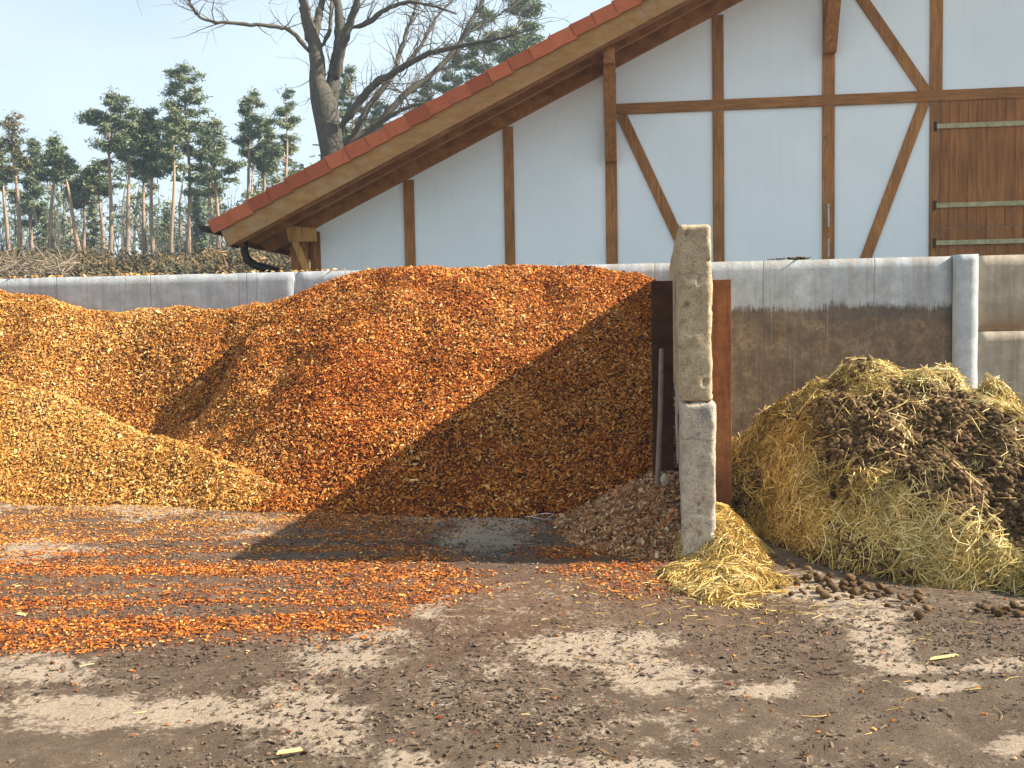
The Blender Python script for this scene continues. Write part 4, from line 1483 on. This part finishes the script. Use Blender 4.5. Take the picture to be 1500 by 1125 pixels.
# corbel at the left eave: short bearer with a slanting strut, under the wall plate
zc = fpx(440, 343, 0.45)[1]
u0c, u1c = fpx(419, 343, 0.45)[0], fpx(461, 343, 0.45)[0]
P = [fc(u, n, z) for n in (0.34, 0.48) for (u, z) in ((u0c + 0.05, zc - 0.12), (u1c, zc - 0.12), (u1c, zc + 0.09), (u0c, zc + 0.14))]
MB().box8(np.array(P), 0.9, 0.006).build('corbel', CORBEL, broot)
ua, zz0 = fpx(432, 353, 0.42)
ub, zz1 = fpx(451, 402, 0.42)
a, b = np.array((ua, zz0)), np.array((ub + 0.06, zz1 - 0.15))
d = (b - a) / np.linalg.norm(b - a)
q = np.array([-d[1], d[0]]) * 0.05
P = [fc(p[0], n, p[1]) for n in (0.36, 0.45) for p in (a - q, b - q, b + q, a + q)]
MB().box8(np.array(P), 0.95, 0.005).build('strut', CORBEL, broot)
ud, zd = fpx(420, 352, 0.2)
P = [fc(u, n, z) for z in (BASE, zd + 0.02) for (u, n) in ((ULEFT - 0.36, 0.05), (ULEFT - 0.11, 0.05), (ULEFT - 0.11, 0.22), (ULEFT - 0.36, 0.22))]
MB().box8(np.array(P), 0.2, 0.006).build('corner_pier', TIMBER, broot)
P = [rf(-0.05, -0.19, n) for n in (0.34,)]
# wall plate running back under the rafters on the left
P = [fc(u, n, z) for n in (-DEPTH, 0.33) for (u, z) in ((ULEFT - 0.30, roof_z(ULEFT - 0.2) - 0.21), (ULEFT - 0.12, roof_z(ULEFT - 0.2) - 0.21), (ULEFT - 0.12, roof_z(ULEFT - 0.2) - 0.03), (ULEFT - 0.30, roof_z(ULEFT - 0.2) - 0.03))]
MB().box8(np.array(P), 0.4, 0.006).build('wall_plate', SOFFIT, broot)
# gutter along the left eave and its downpipe
ge, gz = fpx(301, 331, OV)
V, Fq = [], []
ns = 12
for n in (OV + 0.03, -DEPTH - 0.6):
    for rr in (0.098, 0.085):
        for k in range(ns + 1):
            th = PI + PI * k / ns
            V.append(fc(ge + rr * math.cos(th), n, gz + rr * math.sin(th)))
m_ = ns + 1
for k in range(ns):
    Fq += [(k, k + 1, 2 * m_ + k + 1, 2 * m_ + k), (m_ + k + 1, m_ + k, 3 * m_ + k, 3 * m_ + k + 1), (k, m_ + k, m_ + k + 1, k + 1)]
Fq += [(0, 2 * m_, 3 * m_, m_), (ns, m_ + ns, 3 * m_ + ns, 2 * m_ + ns)]
# closed end cap, tinted like the gutter
cap0 = len(V)
for k in range(ns + 1):
    th = PI + PI * k / ns
    V.append(fc(ge + 0.099 * math.cos(th), OV + 0.033, gz + 0.099 * math.sin(th)))
Fq.append(tuple(cap0 + k for k in range(ns + 1)))
gut = mesh_obj('gutter', np.array(V), Fq, DARKM, broot, False)
def fp3(px_, py_, n):
    u, z = fpx(px_, py_, n)
    return fc(u, n, z)
pts = [fp3(357, 352, 0.30), fp3(358, 368, 0.30), fp3(362, 380, 0.29), fp3(372, 388, 0.28), fp3(392, 394, 0.26), fp3(412, 400, 0.24), fp3(424, 408, 0.22), fp3(428, 440, 0.2)]
MB().tube(pts + [pts[-1] - np.array([0, 0, 1.6])], 0.066, 12).build('downpipe', DARKM, broot, True)
# stub from the gutter outlet to the elbow
MB().tube([fc(ge, 0.30, gz - 0.08), fc(ge + 0.03, 0.30, gz - 0.20), pts[0] * 0.6 + fc(ge + 0.03, 0.30, gz - 0.20) * 0.4 + np.array([0, 0, -0.05]), pts[0] + np.array([-0.02, 0, -0.03]), pts[1]], 0.060, 12).build('downpipe_elbow', DARKM, broot, True)

# ------------------------------------------------------------------ trees
def leaf_faces(P, size, r, up=0.4, elong=1.8):
    m = len(P)
    N = r.normal(size=(m, 3))
    N[:, 2] = np.abs(N[:, 2]) + up
    R = frames(N, r.normal(size=(m, 3)))
    s = size * r.uniform(0.6, 1.4, m)
    Q = np.array([[-1, -.5, 0], [1, -.35, 0.15], [.8, .5, 0], [-.7, .45, -0.1]]) * np.array([elong, 1, 1])
    V = Q[None] * s[:, None, None] * 0.5 * (1 + 0.2 * r.normal(size=(m, 4, 1)))
    V = np.einsum('mij,mkj->mki', R, V) + P[:, None, :]
    Fs = np.arange(m * 4).reshape(m, 4)
    return V.reshape(-1, 3), Fs


def pine(px_, D, top, cb, hw, label, style='full', lean=0.0, seed=0, base_px=None, mat=None, dens=1.0, trunk_w=0.16, lopside=0.0):
    r = np.random.default_rng(900 + seed)
    T = at(top[0], top[1], D)
    bx = at(base_px if base_px is not None else px_, 380, D)[0]
    B = np.array([bx, D, float(hill_z(bx, D)) - 0.1])
    H = T[2] - B[2]
    sc = D / F
    zc = at(px_, cb, D)[2]
    cf = np.clip((zc - B[2]) / H, 0.2, 0.92)
    root = empty('pine_tree', B, label, 'pine tree', 'pines on the rise behind the wall')
    mid = [B + (T - B) * t + np.array([0.18 * H / 12 * math.sin(t * 5 + seed) * (t * (1 - t) * 3), 0.1 * math.cos(t * 4 + seed), 0]) for t in np.linspace(0, 1, 12)]
    mid = np.array(mid)
    rad = trunk_w * (1 - np.linspace(0, 1, 12) * 0.86)
    mb = MB().tube(mid, list(rad), 8, tint=0.0)
    # colour goes from grey-brown at the foot to orange above
    mb.T[-1] = np.repeat(np.clip(np.linspace(0.1, 1.0, 12) + 0.1 * r.normal(size=12), 0, 1), 8)
    def trunk_at(t):
        k = np.clip(t, 0, 1) * 11
        i = min(int(k), 10)
        return mid[i] * (1 - (k - i)) + mid[i + 1] * (k - i)
    leaves = []
    Wm = hw * sc
    nl = int((15 + 28 * (1 - cf)) * dens)
    for i in range(nl):
        f = (i + r.random()) / nl
        t = cf + (1 - cf) * f
        if style == 'full': prof = (0.72 + 0.5 * f) * (1 - f ** 1.7) + 0.10
        elif style == 'cone': prof = (1 - f) ** 0.75 * 1.05 + 0.12
        elif style == 'layer': prof = (1 - f) ** 0.6 * (0.95 + 0.35 * math.sin(f * 17 + seed)) + 0.10
        else: prof = (0.9 - 0.6 * f) * (0.5 + 0.7 * r.random())
        L = Wm * prof * r.uniform(0.65, 1.25)
        a = r.uniform(0, 2 * PI)
        if lopside and math.cos(a) * lopside > 0: L *= 1 + abs(lopside) * abs(math.cos(a))
        o_ = trunk_at(t)
        d_ = np.array([math.cos(a), math.sin(a), r.uniform(0.05, 0.5)])
        e_ = o_ + d_ * L
        m_ = o_ + d_ * L * 0.5 + np.array([0, 0, 0.10 * L])
        mb.tube([o_, m_, e_], [0.045 * (1.1 - f), 0.03, 0.012], 4, False, 0.7)
        nc = 1 + int(L / 0.55)
        for k in range(nc):
            c = o_ + (e_ - o_) * (0.45 + 0.6 * (k + r.random()) / nc) + r.normal(size=3) * 0.14 * np.array([1, 1, 0.6])
            w_ = r.uniform(0.22, 0.46) * (0.7 + 0.3 * Wm)
            n = int(130 * (0.6 if style == 'sparse' else 1.0))
            q = r.normal(size=(n, 3)) * np.array([0.50, 0.50, 0.24]) * w_
            q[:, 2] += 0.06 * r.random(n)
            leaves.append((c + q, r.normal(0.48, 0.10)))
    # leader tuft
    leaves.append((T + r.normal(size=(50, 3)) * np.array([0.22, 0.22, 0.22]), 0.55))
    # dead stubs on the bare stem
    for i in range(int(7 * cf)):
        o_ = trunk_at(r.uniform(0.3, 1) * cf)
        a = r.uniform(0, 2 * PI)
        mb.tube([o_, o_ + np.array([math.cos(a), math.sin(a), r.uniform(-.1, .3)]) * r.uniform(0.3, 0.9)], [0.02, 0.006], 4, False, 0.3)
    mb.build('trunk', BARKP, root, True)
    P = np.concatenate([l[0] for l in leaves])
    tt = np.concatenate([np.full(len(l[0]), l[1]) for l in leaves]) + 0.17 * r.normal(size=len(P))
    V, Fs = leaf_faces(P, 0.098 * D / 60, r, 0.5, 2.2)
    mesh_obj('crown', V, Fs, mat or NEEDLE, root, False, {'tint': np.repeat(np.clip(tt, 0, 1), 4)})
    return root


PINES = [
    # px, D, top, crown bottom py, half width px, label, style, kwargs
    (23, 60, (20, 172), 262, 24, 'thin browning pine at the far left with a sparse ragged crown', 'sparse', dict(mat=NEEDLEB, base_px=28)),
    (10, 66, (4, 205), 285, 20, 'slim pine cut by the left picture edge, beside the browning pine', 'full', dict(base_px=12)),
    (46, 70, (46, 207), 330, 24, 'dense low crowned pine between the browning pine and the round topped pine', 'full', dict(dens=1.5)),
    (74, 61, (80, 205), 268, 22, 'round topped pine with straight stem left of the leaning trunk', 'full', {}),
    (100, 57, (86, 222), 262, 13, 'pine with bare pale trunk leaning strongly to the left', 'full', dict(base_px=121, dens=0.8, trunk_w=0.15)),
    (122, 68, (121, 252), 305, 22, 'low dark pine right behind the leaning trunk', 'full', dict(dens=1.2)),
    (150, 64, (142, 240), 288, 20, 'short pine with flat crown left of the broad tall pine', 'full', dict(base_px=151)),
    (163, 58, (164, 138), 240, 36, 'broad tall pine with tufted top and a limb reaching left', 'full', dict(base_px=160, lopside=-0.7, dens=1.1)),
    (192, 59, (197, 163), 238, 24, 'pine with long bare trunk close to the right of the broad tall pine', 'full', dict(base_px=185)),
    (214, 66, (210, 180), 275, 22, 'thin stemmed pine hidden behind the dense dark crown', 'full', {}),
    (222, 60, (216, 166), 262, 30, 'dense dark crowned pine left of the tallest pine', 'full', dict(base_px=226, dens=1.7)),
    (255, 57, (253, 163), 246, 24, 'pine with pale slanting trunk next to the tallest pine', 'full', dict(base_px=251, trunk_w=0.15)),
    (276, 60, (272, 101), 228, 36, 'tallest pine of the row with layered open crown', 'layer', dict(dens=1.1)),
    (317, 60, (314, 178), 290, 36, 'cone shaped pine just left of the barn eave', 'cone', dict(base_px=319)),
    (368, 62, (371, 138), 240, 22, 'narrow pointed pine above the barn eave, left of two', 'cone', dict(base_px=362)),
    (391, 66, (388, 172), 262, 20, 'dark rounded pine behind the narrow pointed pine', 'full', dict(dens=1.2)),
    (421, 61, (418, 138), 268, 28, 'open airy pine between the dark rounded pine and the big bare tree', 'layer', dict(dens=0.85)),
    (516, 64, (513, 102), 230, 24, 'pine directly right of the big bare trunk', 'cone', {}),
    (556, 72, (552, 150), 240, 20, 'small pine low behind the roof, under the bare limbs', 'cone', {}),
    (628, 70, (624, 118), 230, 24, 'pine behind the bare limbs, middle of the red roof edge', 'full', {}),
    (668, 68, (667, 70), 220, 30, 'pine rising behind long bare limbs, left of the widest crown', 'cone', {}),
    (758, 66, (760, -18), 140, 58, 'wide crowned pine high behind the red roof edge', 'full', dict(dens=1.2)),
    (712, 70, (706, 10), 130, 34, 'pine merging into the left of the widest crown', 'full', {}),
]
for i, (px_, D, top, cb, hw, lab, st, kw) in enumerate(PINES):
    pine(px_, D, top, cb, hw, lab, st, seed=i, **kw)

# young spruces low among the stems
def spruce(px_, D, top_py, hw, label, seed):
    r = np.random.default_rng(1200 + seed)
    T = at(px_, top_py, D)
    B = np.array([T[0], D, float(hill_z(T[0], D)) - 0.1])
    H = T[2] - B[2]
    root = empty('spruce_tree', B, label, 'spruce', 'young spruces among the pine stems')
    mb = MB().tube([B, (B + T) / 2, T], [0.09, 0.06, 0.01], 6, tint=0.1)
    leaves = []
    W = hw * D / F
    n = int(H * 9)
    for i in range(n):
        f = (i + r.random()) / n
        L = W * (1 - f) * r.uniform(0.7, 1.15) + 0.08
        a = r.uniform(0, 2 * PI)
        o_ = B + (T - B) * (0.12 + 0.88 * f)
        e_ = o_ + np.array([math.cos(a), math.sin(a), -0.25]) * L
        mb.tube([o_, e_], [0.02, 0.006], 3, False, 0.1)
        k = int(16 + 34 * L)
        s = r.random(k)[:, None] ** 0.7
        leaves.append(o_ + (e_ - o_) * s + r.normal(size=(k, 3)) * np.array([0.13, 0.13, 0.06]))
    mb.build('trunk', BARKP, root, True)
    P = np.concatenate(leaves)
    V, Fs = leaf_faces(P, 0.16, r, 0.4, 2.0)
    mesh_obj('crown', V, Fs, NEEDLE, root, False, {'tint': np.repeat(np.clip(r.normal(0.33, 0.16, len(P)), 0, 1), 4)})


for i, (px_, D, ty, hw, lab) in enumerate([(287, 63, 292, 22, 'young pointed spruce just right of the tallest pine'), (243, 74, 305, 20, 'dark young spruce behind the pale slanting trunk'),
                                           (135, 74, 300, 24, 'young spruce under the short flat crowned pine'), (62, 76, 300, 30, 'bushy young spruce low among the left pines'),
                                           (345, 76, 310, 20, 'young spruce low beside the barn eave')]):
    spruce(px_, D, ty, hw, lab, i)

# woodland behind as one mass
r7 = np.random.default_rng(77)
mbt = MB()
LP, LT = [], []
for i in range(120):
    D = r7.uniform(82, 125)
    px_ = r7.uniform(-420, 760)
    x = at(px_, 300, D)[0]
    z0 = float(hill_z(x, D))
    H = r7.uniform(6.5, 11.0) * (1.0 if px_ < 470 else 1.25)
    mbt.tube([(x, D, z0), (x + r7.normal() * 0.4, D, z0 + H * 0.6), (x + r7.normal() * 0.5, D, z0 + H)], [0.16, 0.11, 0.03], 5, False, r7.random() * 0.8)
    for k in range(16):
        c = np.array([x, D, z0 + H * r7.uniform(0.12, 1.0)])
        f = (c[2] - z0) / H
        w_ = r7.uniform(0.6, 1.15) * (1.35 - 0.75 * f)
        c[:2] += r7.normal(size=2) * 1.2 * (1.2 - f)
        LP.append(c + r7.normal(size=(34, 3)) * np.array([0.7, 0.7, 0.35]) * w_)
        LT.append(np.full(34, r7.normal(0.40, 0.12)))
LP, LT = np.concatenate(LP), np.concatenate(LT)
V, Fs = leaf_faces(LP, 0.26, r7, 0.4, 1.7)
VT, FT = np.concatenate(mbt.V), np.array(mbt.F)
allV = np.concatenate([V, VT])
allF = np.concatenate([Fs, FT + len(V)])
tn = np.concatenate([np.repeat(np.clip(LT + 0.12 * r7.normal(size=len(LT)), 0, 1), 4), np.concatenate(mbt.T)])
o = mesh_obj('woodland', allV, allF, None, None, False, {'tint': tn}, origin=(-20, 100, 8), mats=[NEEDLE, BARKP], midx=np.r_[np.zeros(len(Fs)), np.ones(len(FT))])
tag(o, 'dim mass of far woodland between the pine stems', 'woodland', kind='stuff')

# thin bare saplings and scrub at the edge of the wood
mbs = MB()
for i in range(260):
    D = r7.uniform(50, 80)
    px_ = r7.uniform(-120, 470)
    x = at(px_, 380, D)[0]
    p = np.array([x, D, float(hill_z(x, D))])
    H = r7.uniform(1.2, 4.5)
    d = np.array([r7.normal() * 0.12, r7.normal() * 0.1, 1])
    e = p + d * H
    mbs.tube([p, p + d * H * 0.5 + r7.normal(size=3) * 0.08, e], [0.03, 0.02, 0.006], 4, False, 0.5)
    for k in range(5):
        q = p + d * H * r7.uniform(0.3, 0.95)
        mbs.tube([q, q + np.array([r7.normal() * 0.4, r7.normal() * 0.3, 0.6]) * r7.uniform(0.5, 1.2)], [0.012, 0.004], 3, False, 0.5)
o = mbs.build('bare_saplings', BARKB, None)
tag(o, 'thicket of thin bare saplings along the edge of the wood', 'thicket', kind='stuff')
LP = []
for i in range(620):
    D = r7.uniform(44, 58)
    px_ = r7.uniform(-160, 460)
    x = at(px_, 385, D)[0]
    w_ = r7.uniform(0.35, 0.8)
    c = np.array([x, D, float(hill_z(x, D)) + r7.uniform(0.0, 0.35) + 0.45 * max(0, float(fbm(x * 0.45, D * 0.4, 0, 3, 99)))])
    LP.append(c + r7.normal(size=(60, 3)) * np.array([0.8, 0.6, 0.36]) * w_)
LP = np.concatenate(LP)
V, Fs = leaf_faces(LP, 0.13, r7, 0.2, 2.2)
tnl = np.clip(0.45 + 0.45 * fbm(LP[:, 0] * 0.8, LP[:, 1] * 0.8, LP[:, 2], 3, 9) + 0.2 * r7.normal(size=len(LP)), 0, 1)
o = mesh_obj('undergrowth', V, Fs, SCRUB, None, False, {'tint': np.repeat(tnl, 4)}, origin=(-18, 50, 4.8))
tag(o, 'olive brown undergrowth along the foot of the pines', 'undergrowth', kind='stuff')
mbb = MB()
for i in range(230):
    px_, py_ = r7.uniform(-90, 105), 0
    D = r7.uniform(40, 44)
    c = at(px_, r7.uniform(378, 402), D)
    d = np.array([r7.normal(), 0.5 * r7.normal(), 0.45 * r7.normal()])
    d /= np.linalg.norm(d)
    L = r7.uniform(0.5, 1.8)
    mbb.tube([c - d * L / 2, c + r7.normal(size=3) * 0.06, c + d * L / 2 + np.array([0, 0, -0.08])], [0.028, 0.02, 0.006], 5, False, r7.random())
c0 = np.concatenate(mbb.V)
o = mbb.build('brush_pile', TWIG, None)
tag(o, 'tangled heap of cut pale branches above the left end of the wall', 'brush pile')

# big bare tree
TD = 34.0
def zp(zx, zy, dd=0.0):
    return at(270 + zx / 2.586, zy / 2.586, TD + dd)


mbb = MB()
rt = np.random.default_rng(55)
tips = []
k_ = TD / F / 2.586
def limb(pts, w0, w1, dd0=0.0, dd1=0.0, n=8, twigs=True, dens=1.0):
    m = len(pts)
    P = [zp(p[0], p[1], dd0 + (dd1 - dd0) * i / (m - 1)) for i, p in enumerate(pts)]
    # smooth the polyline
    Q = []
    for i in range(m - 1):
        p0, p1, p2, p3 = P[max(i - 1, 0)], P[i], P[i + 1], P[min(i + 2, m - 1)]
        for t in np.linspace(0, 1, 5)[:-1]:
            Q.append(0.5 * ((2 * p1) + (-p0 + p2) * t + (2 * p0 - 5 * p1 + 4 * p2 - p3) * t * t + (-p0 + 3 * p1 - 3 * p2 + p3) * t ** 3))
    Q.append(P[-1])
    Q = np.array(Q) + rt.normal(size=(len(Q), 3)) * 0.012
    R = np.linspace(w0, w1, len(Q)) * k_ / 2 * np.clip(0.45 + np.arange(len(Q)) / 7, 0, 1)
    mbb.tube(Q, list(R * (1 + 0.06 * rt.normal(size=len(R)))), n, True, rt.uniform(0.2, 0.9))
    if twigs: tips.append((Q, R, dens))


B0 = zp(565, 600)
foot = np.array([B0[0] + 0.1, TD, float(hill_z(B0[0], TD)) - 0.2])
TX = B0[0]
trunk = [foot, foot * 0.5 + B0 * 0.5, B0, zp(545, 480), zp(532, 400), zp(526, 350), zp(528, 305)]
mbb.tube(trunk, [0.62, 0.52, 90 * k_ / 2, 92 * k_ / 2, 98 * k_ / 2, 84 * k_ / 2, 26 * k_ / 2], 14, True, 0.4)
limb([(524, 470), (512, 390), (506, 300), (498, 200), (478, 120), (462, 60), (448, 0), (430, -110), (395, -260), (380, -420)], 74, 16, 0, -0.4, 12, True, 0.6)
limb([(490, 180), (500, 100), (515, 40), (525, -20), (540, -150), (530, -330)], 40, 10, 0, 1.0, 8, True, 0.6)
limb([(510, 190), (545, 130), (555, 60), (560, 0), (580, -120), (600, -260)], 20, 6, 0.2, 1.5, 8, True, 0.6)
limb([(543, 480), (552, 390), (566, 300), (582, 210), (590, 120), (585, 40), (575, -30), (580, -160), (560, -380)], 66, 14, 0, 0.5, 12, True, 0.6)
limb([(576, 300), (590, 210), (614, 120), (640, 50), (660, -20), (690, -140), (720, -300)] , 44, 12, 0, -0.8, 10, True, 0.6)
limb([(474, 200), (445, 160), (400, 115), (350, 100), (250, 93), (170, 86), (100, 80), (55, 62), (35, 35), (22, 5), (18, -15)], 20, 5, -0.2, -2.0, 8)
limb([(635, 105), (690, 88), (730, 60), (775, 28), (850, 8), (900, 14), (960, 28), (1030, 50)], 24, 5, -0.1, -1.5, 8)
limb([(590, 480), (630, 430), (680, 360), (730, 310), (790, 278), (850, 240), (930, 200), (1010, 182), (1110, 162), (1200, 145), (1250, 130)], 36, 8, -0.3, -2.2, 8)
limb([(588, 560), (650, 500), (690, 420), (730, 360), (780, 300), (805, 240), (822, 180), (845, 110), (868, 50), (885, -20), (900, -110)], 32, 9, 0.2, 1.2, 8)
limb([(590, 590), (660, 520), (730, 470), (790, 405), (850, 345), (910, 305), (970, 250), (1025, 190), (1060, 130), (1090, 70), (1125, 10), (1150, -60)], 34, 10, 0.2, 2.0, 8)
limb([(660, 530), (720, 480), (780, 442), (850, 405), (930, 388), (985, 380)], 24, 5, 0.3, -1.0, 6)
limb([(800, 275), (860, 220), (900, 165), (930, 110), (960, 60), (1010, 5), (1040, -50)], 18, 6, 0.9, 2.5, 6)
limb([(760, 335), (800, 340), (830, 355), (850, 395), (870, 410)], 9, 3, 0.4, -0.5, 6)
limb([(1030, 190), (1090, 215), (1130, 250), (1150, 270)], 8, 3, 1, 0, 5)
limb([(1050, 150), (1100, 110), (1170, 70), (1250, 20), (1300, -10)], 12, 4, 1.5, 3, 6)
limb([(560, 200), (545, 290)], 8, 8, -0.1, 0, 5, False)
limb([(520, 552), (500, 548), (486, 549)], 9, 4, -0.3, -0.7, 5, False)
for (Q, R, dn) in tips:
    tot = np.linalg.norm(np.diff(Q, axis=0), axis=1).sum()
    for j in range(int(tot * 6.5 * dn)):
        i = rt.integers(max(1, len(Q) // 6), len(Q))
        if R[i] > 0.17 and rt.random() < 0.7: continue
        o_ = Q[i]
        t = Q[i] - Q[i - 1]
        t = t / np.linalg.norm(t)
        d = t * 0.7 + rt.normal(size=3) * 0.75 + np.array([0, 0, 0.25])
        d /= np.linalg.norm(d)
        L = rt.uniform(0.5, 1.9)
        r0 = min(R[i] * 0.45, 0.022)
        pts = [o_]
        dd = d.copy()
        for s_ in range(4):
            dd = dd + rt.normal(size=3) * 0.22 + np.array([0, 0, 0.06])
            dd /= np.linalg.norm(dd)
            pts.append(pts[-1] + dd * L / 4)
        mbb.tube(pts, list(np.linspace(r0, 0.004, 5)), 4, False, 0.7)
        for q in range(rt.integers(2, 6)):
            s0 = pts[rt.integers(1, 5)]
            d2 = dd + rt.normal(size=3) * 0.7
            d2 /= np.linalg.norm(d2)
            l2 = rt.uniform(0.25, 0.8)
            m2 = s0 + d2 * l2 * 0.5 + rt.normal(size=3) * 0.03
            mbb.tube([s0, m2, s0 + d2 * l2], [0.007, 0.005, 0.003], 3, False, 0.9)
bt = empty('bare_tree', foot, 'big bare deciduous tree with forked dark trunk behind the barn roof', 'tree')
mbb.build('trunk', BARKB, bt, True)

# ------------------------------------------------------------------ light
SUN_EL, SUN_FRONT = math.radians(35.3), math.radians(6.9)
sd = Vector((math.cos(SUN_EL) * math.cos(SUN_FRONT), -math.cos(SUN_EL) * math.sin(SUN_FRONT), math.sin(SUN_EL)))
ld = bpy.data.lights.new('sun', 'SUN')
ld.energy = 5.0
ld.angle = math.radians(0.6)
ld.color = (1.0, 0.90, 0.76)
lo = bpy.data.objects.new('sun', ld)
COL.objects.link(lo)
lo.rotation_euler = (-sd).to_track_quat('-Z', 'Y').to_euler()
lo.location = (8, -3, 9)

w = bpy.data.worlds.new('World')
scene.world = w
w.use_nodes = True
nt = w.node_tree
bg = nt.nodes['Background']
sky = nt.nodes.new('ShaderNodeTexSky')
sky.sky_type = 'NISHITA'
sky.sun_disc = False
sky.sun_elevation = SUN_EL
sky.sun_rotation = math.atan2(sd.x, sd.y)
sky.air_density = 1.0
sky.dust_density = 2.0
sky.ozone_density = 1.0
tc = nt.nodes.new('ShaderNodeTexCoord')
mp = nt.nodes.new('ShaderNodeMapping')
mp.inputs['Scale'].default_value = (1.2, 1.2, 3.0)
nz = nt.nodes.new('ShaderNodeTexNoise')
nz.inputs['Scale'].default_value = 1.8
nz.inputs['Detail'].default_value = 5
rp = nt.nodes.new('ShaderNodeValToRGB')
rp.color_ramp.elements[0].position = 0.3
rp.color_ramp.elements[0].color = (0.50, 0.50, 0.50, 1)
rp.color_ramp.elements[1].position = 0.75
rp.color_ramp.elements[1].color = (0.92, 0.92, 0.92, 1)
mx = nt.nodes.new('ShaderNodeMix')
mx.data_type = 'RGBA'
mx.inputs[7].default_value = (5.1, 6.0, 6.6, 1)
nt.links.new(tc.outputs['Generated'], mp.inputs['Vector'])
nt.links.new(mp.outputs[0], nz.inputs['Vector'])
nt.links.new(nz.outputs['Fac'], rp.inputs['Fac'])
nt.links.new(rp.outputs['Color'], mx.inputs[0])
nt.links.new(sky.outputs['Color'], mx.inputs[6])
nt.links.new(mx.outputs[2], bg.inputs['Color'])
bg.inputs['Strength'].default_value = 0.07

scene.view_settings.view_transform = 'Standard'
scene.view_settings.look = 'None'
scene.view_settings.gamma = 1
scene.view_settings.exposure = 1.42

hz = bpy.data.materials.new('haze')
hz.use_nodes = True
hn = hz.node_tree
hn.nodes.remove(hn.nodes['Principled BSDF'])
pv = hn.nodes.new('ShaderNodeVolumePrincipled')
pv.inputs['Color'].default_value = (0.62, 0.84, 1.0, 1)
pv.inputs['Density'].default_value = 0.0009
pv.inputs['Anisotropy'].default_value = 0.2
hn.links.new(pv.outputs[0], hn.nodes['Material Output'].inputs['Volume'])
mb = MB()
mb.box8(np.array([[x, y, z] for z in (-1.2, 24) for (x, y) in ((-75, -4), (75, -4), (75, 130), (-75, 130))], float))
o = mb.build('haze', hz)
o['kind'] = 'stuff'
o['label'] = 'thin pale haze in the air over the yard and wood'
